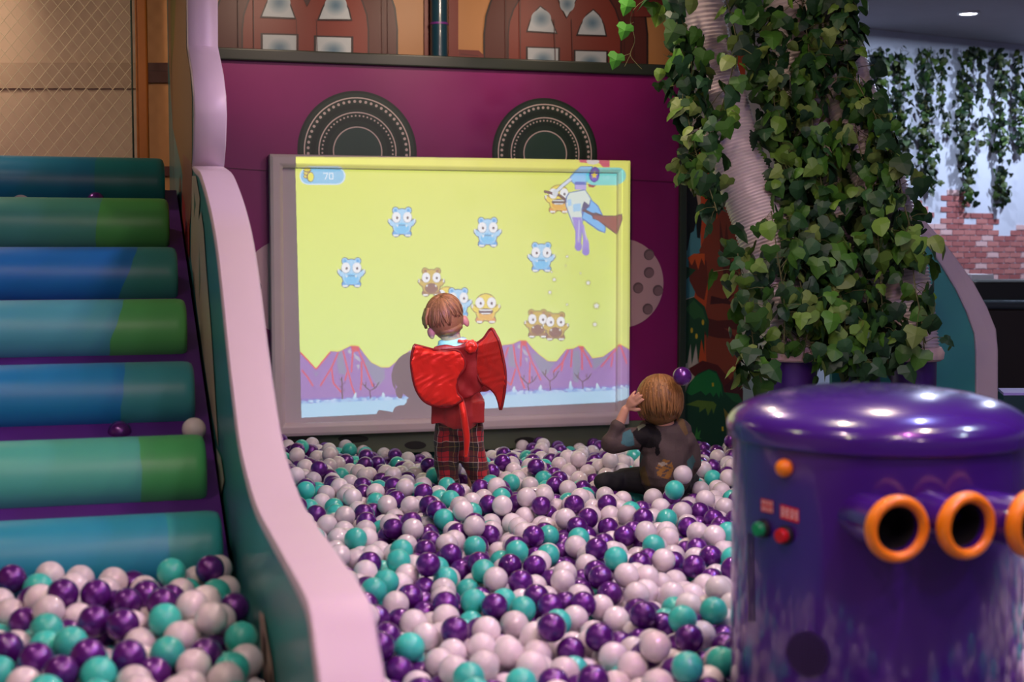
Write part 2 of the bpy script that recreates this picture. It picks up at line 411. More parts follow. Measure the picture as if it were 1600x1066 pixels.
# ================================================================== radio backdrop
BV = 7.88
bx0, bx1 = PV(330, 100, BV).x, PV(1060, 300, BV).x; bz1 = PV(345, 94, BV).z; tz1 = PV(345, 90, BV).z + 0.012
root = empty('radio_backdrop', (bx0, BV, 0), 'magenta backdrop wall shaped like a giant radio behind the screen', 'backdrop')
zb = PV(760, 702, BV).z; zfr = PV(760, 660, BV).z
mb = MB(); mb.box((bx0, BV, zfr - 0.02), (bx1, BV + 0.1, bz1)); mb.build('face_panel', mat('magenta_vinyl', (138, 14, 104), 0.42, bump=0.03, bscale=12), root)
mb = MB(); mb.box((bx0, BV - 0.03, bz1), (bx1 + 0.05, BV + 0.1, bz1 + 0.065)); mb.build('top_trim', mat('dark_green_trim', (46, 54, 44), 0.35), root, bevel=0.008)
mb = MB(); mb.box((bx1, BV - 0.03, 0.05), (bx1 + 0.045, BV + 0.1, bz1)); mb.build('side_trim', mat('dark_green_trim', (46, 54, 44), 0.35), root, bevel=0.008)
mb = MB(); mb.box((bx0, BV - 0.02, zb), (bx1, BV + 0.1, zfr - 0.021)); mb.build('lower_panel', mat('olive_panel', (92, 102, 82), 0.5), root)
mb = MB(); mb.box((bx0, BV + 0.06, 0.02), (bx1, BV + 0.1, zb)); mb.build('recessed_panel', mat('teal_panel', (40, 128, 122), 0.5), root)
for k in range(-9, 7):
    p = PV(888 + k * 27.8, 705, BV)
    mb = MB(); mb.tube([(p.x, BV + 0.02, 0.02), (p.x, BV + 0.02, zb)], 0.012, 10); mb.build('rail_bar', mat('dark_chrome', (70, 66, 64), 0.25, 0.9), root, True)
A = Art(BV)
def speaker(cx, cy, R):
    A.wdisc(cx, cy, 0, R, (40, 62, 50)); A.wdisc(cx, cy, R*.96, R, (26, 40, 32))
    A.wdisc(cx, cy, R*.70, R*.78, (30, 48, 38)); A.wdisc(cx, cy, R*.5, R*.56, (32, 52, 44)); A.wdisc(cx, cy, 0, R*.40, (52, 84, 74))
    for q in (.885, .645, .405): A.wdisc(cx, cy, R*q - .0035, R*q + .0035, (226, 206, 198))
    o_ = PV(cx, cy, BV)
    y = A._y()
    for q, n, rr_ in ((.825, 56, .0085), (.59, 56, .0055)):
        for k in range(n):
            a = 2*PI*(k+.5)/n; c = (o_.x + R*q*math.cos(a), o_.z + R*q*math.sin(a))
            A.mb.add([(c[0]+rr_*math.cos(t), y, c[1]+rr_*math.sin(t)) for t in [j*PI/4 for j in range(8)]], [tuple(range(8))], lin((220, 202, 194)))
speaker(559, 237, .335); speaker(852, 240, .318)
def reel(cx, cy, R, holes):
    A.wdisc(cx, cy, 0, R, (206, 168, 178))
    for (hx, hy, hr) in holes:
        A.wdisc(hx, hy, 0, hr, (112, 88, 96), 24); A.wdisc(hx + 1, hy + 1, 0, hr*.8, (140, 112, 120), 24)
reel(972, 443, .262, [(1014, 398, .033), (1014, 426, .033), (997, 450, .033), (1028, 454, .033), (1012, 483, .033)])
reel(452, 448, .262, [(400, 448, .03)])
A.line([(350, 262), (420, 267)], 0.8, (70, 16, 44)); A.line([(985, 281), (1057, 285)], 0.8, (70, 16, 44))
A.build('face_print', P_print, root)
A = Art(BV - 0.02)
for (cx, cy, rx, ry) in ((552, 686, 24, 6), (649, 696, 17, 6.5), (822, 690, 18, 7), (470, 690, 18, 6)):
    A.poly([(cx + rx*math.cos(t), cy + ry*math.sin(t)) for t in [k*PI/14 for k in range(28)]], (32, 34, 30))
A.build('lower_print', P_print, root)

# pole behind the backdrop
p = PV(686, 50, 7.985)
r = empty('pole', (p.x, p.y, 0), 'dark blue round pole rising behind the backdrop between castle windows', 'pole')
mb = MB(); mb.lathe([(0.05, 0.0), (0.05, CEIL)], (p.x, p.y, 0), seg=24); auto_smooth(mb.build('shaft', mat('navy_paint', (28, 66, 84), 0.3, coat=.4), r))
mb = MB(); zz = PV(686, 36, 7.95).z; mb.lathe([(0.0505, zz-.006), (0.053, zz-.006), (0.053, zz+.006), (0.0505, zz+.006)], (p.x, p.y, 0), seg=24); mb.build('ring', mat('purple_tape', (120, 50, 140), 0.4), r)

# ================================================================== projection screen
SV = 7.85; FV = 7.80
def fp(px, py, v=FV): return PV(px, py, v)
out = [fp(418, 241), fp(984, 250), fp(986, 663), fp(438, 684)]
inn = [fp(437, 259), fp(963, 267), fp(966, 645), fp(446, 669)]
# make the frame square in the room
ox0, ox1 = (out[0].x + out[3].x)/2 - .015, (out[1].x + out[2].x)/2; oz1, oz0 = (out[0].z + out[1].z)/2, (out[2].z + out[3].z)/2
T = 0.072
root = empty('projection_screen', ((ox0+ox1)/2, SV, oz0), 'white projection screen with padded white frame showing the game', 'screen')
mb = MB()
outp = [(ox0, oz0), (ox1, oz0), (ox1, oz1), (ox0, oz1)]; innp = [(ox0+T, oz0+T), (ox1-T, oz0+T), (ox1-T, oz1-T), (ox0+T, oz1-T)]
cs = [(0, 0.0), (0.0, -.055), (.25, -.062), (.75, -.062), (1, -.045), (1, 0.0)]     # (across, out)
for i in range(4):
    j = (i+1) % 4; vs = []
    for (a, b) in ((outp[i], innp[i]), (outp[j], innp[j])):
        for t, d_ in cs: vs.append((a[0] + (b[0]-a[0])*t, SV + d_ + 0.012, a[1] + (b[1]-a[1])*t))
    n = len(cs); mb.add(vs, [(k, k+1, n+k+1, n+k) for k in range(n-1)])
mb.build('screen_frame', mat('white_vinyl', (214, 196, 200), 0.4, bump=0.06, bscale=10), root, bevel=0.006, merge=True)
mb = MB(); mb.box((ox0+.01, SV, oz0+.01), (ox1-.01, SV + 0.025, oz1-.01)); mb.build('screen_fabric', mat('screen_white', (212, 202, 210), 0.85, var=.02), root)

# ================================================================== the projector (above and behind the camera) and its slide
S = 2
CX0, CX1, CY0, CY1 = 455, 992, 240, 662
cw, ch = CX1 - CX0, CY1 - CY0
canvas = np.zeros((ch * S, cw * S, 3), dtype=np.float32)
def cpoly(pts, c, alpha=1.0):
    c = np.array(lin(c)); P = np.array([((x - CX0) * S, (y - CY0) * S) for x, y in pts])
    x0, y0 = np.floor(P.min(0)).astype(int); x1, y1 = np.ceil(P.max(0)).astype(int) + 1
    x0, y0 = max(x0, 0), max(y0, 0); x1, y1 = min(x1, cw*S), min(y1, ch*S)
    if x1 <= x0 or y1 <= y0: return
    X, Y = np.meshgrid(np.arange(x0, x1) + .5, np.arange(y0, y1) + .5); ins = np.zeros(X.shape, bool)
    n = len(P)
    for i in range(n):
        (xa, ya), (xb, yb) = P[i], P[(i+1) % n]
        if ya == yb: continue
        cond = (ya > Y) != (yb > Y); ins ^= cond & (X < (xb - xa) * (Y - ya) / (yb - ya) + xa)
    sub = canvas[y0:y1, x0:x1]; sub[ins] = sub[ins] * (1 - alpha) + c * alpha
def cell(cx, cy, rx, ry, c, rot=0, alpha=1.0, n=22):
    ca, sa = math.cos(rot), math.sin(rot)
    cpoly([(cx + rx*math.cos(t)*ca - ry*math.sin(t)*sa, cy + rx*math.cos(t)*sa + ry*math.sin(t)*ca) for t in [2*PI*k/n for k in range(n)]], c, alpha)
def cline(pts, w, c, alpha=1.0):
    for a, b in zip(pts[:-1], pts[1:]):
        dx, dy = b[0]-a[0], b[1]-a[1]; l = math.hypot(dx, dy) or 1; nx, ny = -dy/l*w/2, dx/l*w/2
        cpoly([(a[0]+nx,a[1]+ny),(b[0]+nx,b[1]+ny),(b[0]-nx,b[1]-ny),(a[0]-nx,a[1]-ny)], c, alpha)
QUAD = [(461, 247), (985, 250), (985, 622), (971, 628), (471, 653)]
cpoly(QUAD, (238, 240, 134))
for k in range(24):                            # the sky of the game runs from mustard yellow to a paler lime near the ground
    y = 248 + k * 14; cpoly([(461, y), (990, y), (990, y+14), (461, y+14)], (238 - k*.2, 240 + k*.4, 134 + k*.8))
ML = lambda l: [(460 + x/5.33, 520 + y/5.33) for x, y in l]
MR = lambda l: [(740 + x/5.33, 520 + y/5.33) for x, y in l]
ridge = ML([(40,150),(50,160),(180,305),(300,155),(365,160),(400,145),(470,110),(535,115),(600,200),(640,250),(720,290),(790,290)]) + [(640, 548), (680, 545), (720, 574), (750, 570)] \
    + MR([(245,105),(325,95),(390,65),(440,70),(490,130),(540,180),(620,240),(690,240),(770,140),(830,135),(880,110),(920,120),(990,215),(1080,200),(1210,105),(1330,175)])
cpoly([(x, y - 1.6) for x, y in ridge] + [(992, 640), (455, 640)], (238, 222, 60))
cpoly(ridge + [(992, 640), (455, 640)], (172, 140, 196))
GR = (158, 158, 182)
for q in (ML([(365,170),(395,150),(430,330),(420,350),(370,340),(355,260)]), ML([(600,200),(640,250),(720,290),(750,295),(755,380),(700,450),(660,400),(590,260)]), ML([(150,300),(180,340),(215,310),(180,370)]),
          MR([(290,120),(320,105),(350,290),(290,280)]), MR([(480,170),(540,185),(620,245),(680,245),(610,350),(580,360),(540,290)]), MR([(830,150),(880,150),(890,260),(870,420),(830,400)]), MR([(990,220),(1080,205),(1160,180),(1060,260),(1000,310)]), MR([(900,120),(925,125),(960,200)])): cpoly(q, GR)
for q in (ML([(440,160),(465,130),(475,180)]), ML([(495,170),(545,215),(545,240),(505,215)]), ML([(515,270),(545,265),(535,310)]), MR([(360,120),(385,90),(390,135)]), MR([(410,130),(455,180),(455,195),(415,170)]), MR([(425,215),(450,210),(448,250)])): cpoly(q, (196, 196, 206))
RD = (240, 96, 100)
for q in (ML([(50,165),(120,240),(180,305),(260,210),(300,160)]), ML([(60,310),(110,370),(155,445)]), ML([(365,165),(310,290),(215,445)]), ML([(310,300),(325,420),(390,495)]), ML([(405,150),(440,290),(480,450),(505,510)]), ML([(490,120),(480,250),(475,330)]), ML([(520,115),(590,280),(655,450)]), ML([(560,240),(560,400),(550,480)]), ML([(440,330),(420,400)]),
          MR([(290,120),(260,210)]), MR([(330,95),(350,240),(400,400),(425,465)]), MR([(400,70),(390,280)]), MR([(425,70),(480,230),(560,395)]), MR([(470,240),(465,420)]), MR([(350,300),(310,440),(270,400)]), MR([(790,140),(740,250),(660,330)]), MR([(745,240),(730,320)]), MR([(820,140),(810,290)]), MR([(900,115),(905,310)]), MR([(910,150),(950,210),(985,290)]), MR([(1210,110),(1140,190),(1060,285)]), MR([(1160,190),(1145,285)]), MR([(1215,110),(1270,270)])): cline(q, 2.1, RD)
cpoly(ML([(470,108),(535,112),(545,150),(500,160),(480,150)]), (228, 84, 96)); cpoly(MR([(390,65),(440,68),(445,110),(400,110)]), (228, 84, 96)); cpoly(MR([(870,110),(915,112),(920,150),(895,150)]), (228, 84, 96))
def gy(x): return 627.5 - (x - 471) / 510 * 22
cpoly([(455, gy(455)-4), (992, gy(992)-4), (992, gy(992)+6), (455, gy(455)+6)], (140, 140, 214), .6)
for x, h in ((535, 36), (742, 30)):
    y = gy(x); cline([(x, y), (x-1, y-h)], 2.0, (104, 62, 90)); 
    for k, s_ in ((.35, 1), (.5, -1), (.65, 1), (.8, -1)): cline([(x, y-h*k), (x+5*s_, y-h*k-4)], 1.0, (104, 62, 90))
for x, h in ((579, 24), (826, 24), (860, 30), (911, 24)):
    y = gy(x)
    for q in ([(x, y), (x-1, y-h*.5), (x-10, y-h*.85), (x-13, y-h)], [(x-1, y-h*.5), (x+8, y-h*.7), (x+13, y-h*1.05)], [(x-8, y-h*.7), (x-7, y-h*1.1)], [(x+6, y-h*.65), (x+5, y-h)]): cline(q, 1.5, (104, 62, 90))
rl = random.Random(5)
for k in range(150):
    x = 470 + k * 3.5; y = gy(x) + rl.uniform(0, 3); cell(x, y, rl.uniform(2, 4), rl.uniform(2, 3.5), rl.choice([(150, 184, 232), (176, 208, 242), (200, 224, 250)]))
cpoly([(455, gy(455)+3.5), (992, gy(992)+3.5), (992, 662), (455, 662)], (188, 226, 246))
for x, h in ((556, 11), (599, 9), (804, 10), (845, 10), (891, 16), (933, 9)):
    for j in range(4): cell(x + rl.uniform(-2, 2)*(4-j)/2.5, gy(x) + 1 - h*j/4, 4 - j*.8, 3.2, (170 + 15*j, 208 + 10*j, 246))
def monster(cx, cy, body, dark, belly, kind, s=1.0, ear=True):
    ol = tuple(int(x*.55) for x in dark)
    def e(x, y, rx, ry, c, rot=0): cell(cx + x*s, cy + y*s, rx*s, ry*s, c, rot)
    for g, cc in ((1.0, ol), (0, None)):
        def c_(c): return cc or c
        if ear:
            for sx in (-1, 1): e(sx*10, -17, 4.6+g, 5+g, c_(body)); 
        for sx in (-1, 1):
            e(sx*16, 3, 3.2+g, 5+g, c_(body), sx*.6); e(sx*18.5, 0, 3+g, 3+g, c_(body)); e(sx*9, 19, 5.6+g, 5+g, c_(dark)); 
        e(0, -5, 15+g, 14.5+g, c_(body)); e(0, 9, 14+g, 11+g, c_(body))
    if ear:
        for sx in (-1, 1): e(sx*10, -17, 2.6, 3, dark)
    e(0, 11, 11, 8.5, belly)
    for sx in (-1, 1):
        e(sx*8.6, -6, 7.2, 8.8, tuple(int(x*.8) for x in body)); e(sx*8.6, -6.5, 6.7, 8.3, (252, 252, 248)); e(sx*8.2 + .8, -5.5, 1.7, 2.1, (52, 64, 72))
        for t in (-2.6, 0, 2.6): e(sx*9.4 + t, 22, 1.5, 1.8, (248, 248, 240))
        for t in (-1.8, 1): e(sx*20, -1 + t, 1.4, 1.4, (240, 244, 244))
    if kind == 'grin':
        e(0, 6.5, 11, 4.6, (64, 58, 66)); cpoly([(cx-10*s, cy+3.4*s), (cx+10*s, cy+3.4*s), (cx+9*s, cy+5.6*s), (cx-9*s, cy+5.6*s)], (240, 240, 235)); cpoly([(cx-8*s, cy+8.6*s), (cx+8*s, cy+8.6*s), (cx+6*s, cy+10.6*s), (cx-6*s, cy+10.6*s)], (240, 240, 235))
    else:
        cline([(cx-8*s, cy+6*s), (cx+8*s, cy+6*s)], 1.0*s, ol)
        for sx in (-1, 1): cpoly([(cx+sx*9*s, cy+5.5*s), (cx+sx*5*s, cy+5.5*s), (cx+sx*7.5*s, cy+9.5*s)], (250, 250, 245))
BL = ((184, 226, 250), (118, 190, 236), (140, 212, 248)); GO = ((222, 196, 60), (176, 138, 66), (158, 128, 84)); YE = ((250, 226, 30), (242, 176, 40), (246, 194, 40))
monster(873, 309, *YE, 'grin', 1.0, False)
monster(698, 467, *YE, 'grin', .95, False)
for x, y in ((628, 346), (549, 425), (762, 362), (846, 401), (716, 472)): monster(x, y, *BL, 'flat')
for x, y in ((674, 440), (840, 505), (868, 509)): monster(x, y, *GO, 'flat', .96)
monster(759, 480, *YE, 'grin', 1.05, False)
# figure riding a broom, cut off by the top of the picture
WZ = lambda l: [(840 + x/5.925, 240 + y/5.925) for x, y in l]
cpoly(WZ([(375,60),(660,60),(660,140),(600,140),(560,100),(440,100),(385,95)]), (220, 120, 140)); cpoly(WZ([(460,285),(550,285),(520,315),(480,310)]), (180, 104, 112))
cell(840+505/5.925, 240+85/5.925, 10, 5, (232, 226, 220))
cpoly(WZ([(490,420),(560,480),(600,560),(632,690),(628,738),(560,715),(430,620),(400,640),(395,560),(430,500)]), (110, 150, 206)); cpoly(WZ([(495,430),(555,490),(592,570),(622,690),(618,728),(560,700),(430,605),(410,600),(440,520)]), (150, 206, 252))
cline(WZ([(60,350),(200,385),(300,460),(500,560),(600,590)]), 4.2, (84, 58, 52)); cline(WZ([(60,350),(200,385),(300,460),(500,560),(600,590)]), 2.8, (136, 96, 74))
cpoly(WZ([(500,560),(540,545),(610,575),(700,575),(775,570),(780,620),(735,755),(620,670),(560,620),(510,605)]), (120, 84, 66)); cpoly(WZ([(512,568),(610,585),(768,580),(770,620),(732,740),(625,660),(520,598)]), (172, 120, 86))
cpoly(WZ([(290,360),(440,330),(500,420),(480,500),(410,520),(420,640),(400,860),(350,870),(350,720),(300,600),(258,480),(262,400)]), (120, 146, 196)); cpoly(WZ([(296,366),(440,340),(490,420),(470,490),(405,505),(412,640),(395,850),(356,860),(356,720),(310,600),(266,480),(272,405)]), (236, 244, 232))
cpoly(WZ([(330,470),(400,460),(400,530),(330,540)]), (186, 224, 250)); cpoly(WZ([(275,430),(310,420),(315,480),(280,490)]), (186, 224, 250)); cpoly(WZ([(430,440),(480,480),(450,520),(410,500)]), (110, 120, 150))
cpoly(WZ([(318,590),(405,590),(412,650),(395,860),(350,870),(352,720)]), (182, 166, 230)); cpoly(WZ([(405,650),(430,660),(450,760),(475,820),(480,920),(440,945),(412,920),(420,800)]), (184, 168, 232))
cline(WZ([(385,620),(378,820)]), 1.6, (222, 216, 244)); cline(WZ([(430,690),(455,800)]), 1.4, (226, 220, 246)); cell(840+378/5.925, 240+862/5.925, 5.8, 7, (170, 156, 224)); cell(840+447/5.925, 240+910/5.925, 5.6, 6, (170, 156, 224))
cpoly(WZ([(390,130),(500,130),(520,190),(455,260),(445,330),(345,330),(345,290),(300,250),(300,210),(350,165)]), (110, 150, 200)); cpoly(WZ([(392,136),(490,136),(508,190),(448,255),(438,322),(352,322),(350,285),(308,245),(310,215),(352,172)]), (166, 216, 252)); cpoly(WZ([(345,262),(440,262),(440,290),(345,290)]), (104, 140, 206)); cpoly(WZ([(345,290),(450,290),(450,335),(350,335)]), (204, 188, 236))
cline(WZ([(310,235),(240,290),(175,350)]), 6, (90, 112, 160)); cline(WZ([(310,235),(240,290),(172,352)]), 4.4, (232, 238, 244)); cell(840+162/5.925, 240+365/5.925, 4.6, 6, (228, 232, 234))
# score pills
def pill(x0, y0, x1, y1, c, a=1):
    r_ = (y1-y0)/2
    cpoly([(x0+r_ + r_*math.cos(t), (y0+y1)/2 + r_*math.sin(t)) for t in [PI/2 + k*PI/10 for k in range(11)]] + [(x1-r_ + r_*math.cos(t), (y0+y1)/2 + r_*math.sin(t)) for t in [-PI/2 + k*PI/10 for k in range(11)]], c, a)
pill(468, 261.5, 540, 289, (222, 240, 246)); pill(470, 263, 537.5, 287, (162, 212, 238))
for yy in (276, 271, 266): cell(480, yy, 6, 3.4, (150, 120, 24)); cell(480, yy-.6, 5.2, 2.8, (240, 220, 40))
cell(485, 276.5, 5.6, 8, (130, 110, 20)); cell(485.4, 276.5, 4.6, 7, (250, 240, 96))
DG = (244, 250, 255)
cline([(505, 271), (512, 271), (508, 280.5)], 1.5, DG); cline([(515, 271), (515, 280), (520.5, 280), (520.5, 271), (514.5, 271)], 1.5, DG)
pill(915, 264, 977, 289.5, (120, 228, 238), .8)
cell(928.5, 274, 8, 11, (96, 84, 176)); cell(928.5, 274, 6, 8.8, (140, 120, 210))
cpoly([(928.5 + (6 if k % 2 == 0 else 2.6)*math.sin(k*PI/5), 274 - (6 if k % 2 == 0 else 2.6)*math.cos(k*PI/5)) for k in range(10)], (250, 224, 40))
cline([(943, 273), (943, 280), (946, 280)], 1.1, (190, 240, 246)); cline([(948, 275), (950, 280), (952, 275)], 1.1, (190, 240, 246))
for x, y, r_ in ((866,437,3.4),(859,457,3.2),(919,442,4),(932,478,5),(929.5,507,4),(886,401,2.4),(884,415,1.6),(907,427,1.8),(886,476,2.2),(862,425,1.8)):
    cell(x, y, r_ + .9, r_ + .9, (190, 190, 120), alpha=.7); cpoly([(x + (r_ if k % 2 == 0 else r_*.55)*math.sin(k*PI/5), y - (r_ if k % 2 == 0 else r_*.55)*math.cos(k*PI/5)) for k in range(10)], (250, 248, 235))
for k in range(40): cell(890 + rl.gauss(0, 22), 415 + rl.gauss(0, 30), 1.5, 1.5, (210, 208, 110), alpha=.4)
# black outside the projected rectangle
keep = np.zeros(canvas.shape[:2], bool); _cv = canvas.copy(); canvas[:] = 0; cpoly(QUAD, (255, 255, 255)); msk = canvas[..., :1].copy(); canvas = _cv * msk
img = canvas.reshape(ch, S, cw, S, 3).mean((1, 3))
img = np.clip((img - np.array([.20, .16, .18])) / 0.80, 0, 1)      # the room's own light on the screen adds the rest
# lamp position: from the head's shadow on the screen back through the head
PRJ = CAM + RGT * 0.72 + FWD * (-0.35) + Vector((0, 0, 2.72 - CAMZ))
aimp = PV(722, 452, SV); dirn = (aimp - PRJ).normalized()
SLD = 0.25
root = empty('projector', PRJ, 'black ceiling projector throwing the game picture onto the screen', 'projector')
gx, gy_ = np.meshgrid(np.arange(cw + 1) + CX0, np.arange(ch + 1) + CY0)
vv = []
Rm = np.array(RC); d0 = np.stack([(gx - 800) / F, (533 - gy_) / F, -np.ones_like(gx, float)], -1) @ Rm.T
pts = np.array(CAM) + d0 * ((SV - 0) / d0[..., 1])[..., None]
dv = pts - np.array(PRJ); sp = np.array(PRJ) + dv * (SLD / (dv @ np.array(dirn)))[..., None]
me = bpy.data.meshes.new('slide')
idx = np.arange((cw+1)*(ch+1)).reshape(ch+1, cw+1)
fc = np.stack([idx[:-1,:-1], idx[1:,:-1], idx[1:,1:], idx[:-1,1:]], -1).reshape(-1, 4)
me.vertices.add(sp.size // 3); me.vertices.foreach_set('co', (sp.reshape(-1, 3) - np.array(PRJ)).ravel())
me.loops.add(fc.size); me.loops.foreach_set('vertex_index', fc.ravel()); me.polygons.add(len(fc)); me.polygons.foreach_set('loop_start', np.arange(0, fc.size, 4))
me.update(); me.validate()
ca = me.color_attributes.new('Col', 'FLOAT_COLOR', 'CORNER')
cc = np.ones((len(fc), 4, 4), np.float32); cc[..., :3] = img.reshape(-1, 3)[:, None, :]; ca.data.foreach_set('color', cc.ravel())
m = bpy.data.materials.new('slide_film'); m.use_nodes = True; nt = m.node_tree; nt.nodes.clear()
a = nt.nodes.new('ShaderNodeVertexColor'); a.layer_name = 'Col'; t = nt.nodes.new('ShaderNodeBsdfTransparent'); oo = nt.nodes.new('ShaderNodeOutputMaterial')
nt.links.new(a.outputs[0], t.inputs[0]); nt.links.new(t.outputs[0], oo.inputs[0])
me.materials.append(m); so = bpy.data.objects.new('slide', me); COL.objects.link(so); so.parent = root
# holder round the slide
cor = [Vector(sp[0, 0]), Vector(sp[0, -1]), Vector(sp[-1, -1]), Vector(sp[-1, 0])]; cen = sum(cor, Vector()) / 4
mb = MB(); inn_ = [cen + (c - cen) * 0.995 for c in cor]; o_ = [cen + (c - cen) * 4.2 for c in cor]
for i in range(4):
    j = (i+1) % 4
    for s_ in (0,): mb.prism([o_[i], o_[j], inn_[j], inn_[i]], dirn * 0.003)
mb.build('slide_holder', mat('black_plastic', (14, 14, 16), 0.6), root)
q = dirn.to_track_quat('-Z', 'Y').to_matrix()
mb = MB(); bxv = [PRJ + q @ Vector((x, y, z)) for x in (-.12, .12) for y in (-.06, .06) for z in (.03, .30)]
mb.add(bxv, [(0,1,3,2),(4,6,7,5),(0,4,5,1),(2,3,7,6),(0,2,6,4),(1,5,7,3)]); mb.build('housing', mat('black_plastic', (14, 14, 16), 0.6), root)
mb = MB(); mb.tube([PRJ + q @ Vector((0, 0.06, .15)), Vector(((PRJ + q @ Vector((0, 0, .15))).x, (PRJ + q @ Vector((0, 0, .15))).y, CEIL))], 0.015, 10); mb.build('mount', mat('black_plastic', (14, 14, 16), 0.6), root)
l = bpy.data.lights.new('projector_lamp', 'SPOT'); l.energy = 3300; l.spot_size = math.radians(30); l.spot_blend = 0; l.shadow_soft_size = 0.0; l.color = (.84, .98, .97)
lo = bpy.data.objects.new('projector_lamp', l); COL.objects.link(lo); lo.location = PRJ; lo.rotation_euler = dirn.to_track_quat('-Z', 'Y').to_euler()

# ================================================================== padded stairs on the left
rolls = [  # (right end px, top px, distance, left colour, right colour, boundary px top, bottom, roll height px)
    (345, 800, 4.15, (44, 150, 178), (52, 158, 160), 263, 266), (320, 680, 4.567, (84, 186, 168), (84, 186, 110), 222, 222),
    (302, 565, 4.98, (34, 134, 190), (62, 152, 160), 199, 189), (290, 467, 5.40, (84, 176, 192), (92, 186, 104), 197, 172),
    (276, 386, 5.81, (34, 122, 196), (62, 146, 140), 219, 189), (263, 310, 6.23, (78, 160, 138), (84, 174, 88), 160, 150), (256, 247, 6.65, (24, 116, 148), (30, 124, 126), 150, 150)]
RR = 0.12; XL = -1.35
ends = []
st = empty('padded_stairs', (0, 4.0, 0), 'climbing stairs of blue and green padded rolls on purple ramp', 'stairs')
def roll_mat(i, c1, c2, xa, xb, ztop, zbot):
    m, nt, b = new_mat('roll_%d' % i); N = nt.nodes; L = nt.links
    tc = N.new('ShaderNodeTexCoord'); sx = N.new('ShaderNodeSeparateXYZ'); L.new(tc.outputs['Object'], sx.inputs[0])
    k = (xa - xb) / max(ztop - zbot, 1e-3)        # boundary x = xa + k (z - ztop)
    mu = N.new('ShaderNodeMath'); mu.operation = 'MULTIPLY_ADD'; mu.inputs[1].default_value = -k; mu.inputs[2].default_value = k*ztop - xa; L.new(sx.outputs[2], mu.inputs[0])
    no = N.new('ShaderNodeTexNoise'); no.inputs['Scale'].default_value = 5; L.new(tc.outputs['Object'], no.inputs[0])
    m2 = N.new('ShaderNodeMath'); m2.operation = 'MULTIPLY_ADD'; m2.inputs[1].default_value = 0.05; L.new(no.outputs[0], m2.inputs[0]); L.new(mu.outputs[0], m2.inputs[2])
    ad = N.new('ShaderNodeMath'); ad.operation = 'ADD'; L.new(sx.outputs[0], ad.inputs[0]); L.new(m2.outputs[0], ad.inputs[1])
    gt = N.new('ShaderNodeMath'); gt.operation = 'GREATER_THAN'; gt.inputs[1].default_value = 0.025; L.new(ad.outputs[0], gt.inputs[0])
    mx = N.new('ShaderNodeMix'); mx.data_type = 'RGBA'; mx.inputs[6].default_value = lin(c1) + (1,); mx.inputs[7].default_value = lin(c2) + (1,)
    L.new(gt.outputs[0], mx.inputs[0]); L.new(mx.outputs[2], b.inputs['Base Color'])
    b.inputs['Roughness'].default_value = 0.38
    bp = N.new('ShaderNodeBump'); bp.inputs['Strength'].default_value = 0.12; bp.inputs['Distance'].default_value = 0.02; L.new(no.outputs[0], bp.inputs['Height']); L.new(bp.outputs[0], b.inputs['Normal'])
    return m
for i, (xe, yt, D, c1, c2, b1, b2) in enumerate(rolls):
    e = PD(xe, yt, D); ends.append(e)
    cx, cy, cz = (XL + e.x)/2, e.y + 0.02, e.z - RR; Ln = e.x - XL
    mb = MB(); h = Ln/2
    prof = [(0, -h), (RR*.80, -h), (RR*.93, -h+.006), (RR*.985, -h+.018), (RR, -h+.04)] + [(RR, -h+.04 + (Ln-.08)*k/6) for k in range(1, 6)] + [(RR, h-.04), (RR*.985, h-.018), (RR*.93, h-.006), (RR*.80, h), (0, h)]
    mb.lathe(prof, (0,0,0), (1,0,0), 48)
    me = mb.mesh('roll', True)
    ro = bpy.data.objects.new('padded_roll', me); COL.objects.link(ro); ro.parent = st; ro.location = (cx, cy - 4.0, cz)
    auto_smooth(ro, 60)
    xa = PD(b1, yt, D - .03).x - cx; xb = PD(b2, yt + 50, D - .08).x - cx
    me.materials.append(roll_mat(i, c1, c2, xa, xb, RR, -RR*.5))
# ramp under the rolls
y0, z0 = ends[0].y, ends[0].z; y6, z6 = ends[6].y, ends[6].z; sl = (z6 - z0)/(y6 - y0)
off = -0.19; yb = y0 - (z0 + off)/sl*1.0
UL = 0.365
mb = MB(); pr = [(XL, yb, 0), (XL, y6+.1, z6+off+.1*sl), (XL, y6 + 1.2, z6+off+.1*sl), (XL, y6+1.2, 0)]
mb.prism(pr, (UL - 0.004 - XL, 0, 0)); mb.build('ramp', mat('purple_vinyl', (84, 36, 130), 0.4), st)

# side wall of the stairs with its white padded edge
UR = 0.49
Z1 = lambda l: [(x/2.1325, y/2.1325) for x, y in l]
Z2 = lambda l: [(x/1.883, 500 + y/1.883) for x, y in l]
edge = [(292, -60), (292, 72), (295, 92), (299, 118), (302, 150), (303, 180), (302, 225), (300, 262), (304, 268), (309, 273), (312, 277), (323, 314), (333, 361), (340, 413), (345, 460), (349, 500), (356, 570), (364, 638), (372, 702), (383, 750), (396, 797), (410, 824), (425, 845), (442, 872), (457, 898), (468, 922), (475, 946), (481, 970), (484, 994), (489, 1030), (494, 1066), (499, 1110), (504, 1160)]
EP = [PU(x, y, UL) for x, y in edge]
EP = EP[:9] + spline(EP[9:], 90)
for i in range(10, len(EP)): EP[i].z = min(EP[i].z, EP[i-1].z - .0008); EP[i].y = min(EP[i].y, EP[i-1].y - .002)
for _ in range(6):
    q_ = [p.copy() for p in EP]
    for i in range(11, len(EP) - 1): EP[i] = (q_[i-1] + q_[i]*2 + q_[i+1]) / 4
for i in range(1, 12):           # keep the post from folding back on itself
    pass
sw = empty('stair_side_wall', (UL, 4.0, 0), 'curvy side wall with white padded edge between stairs and ball pit', 'side wall')
prof = [(p.y, p.z) for p in EP]
yend = 7.86
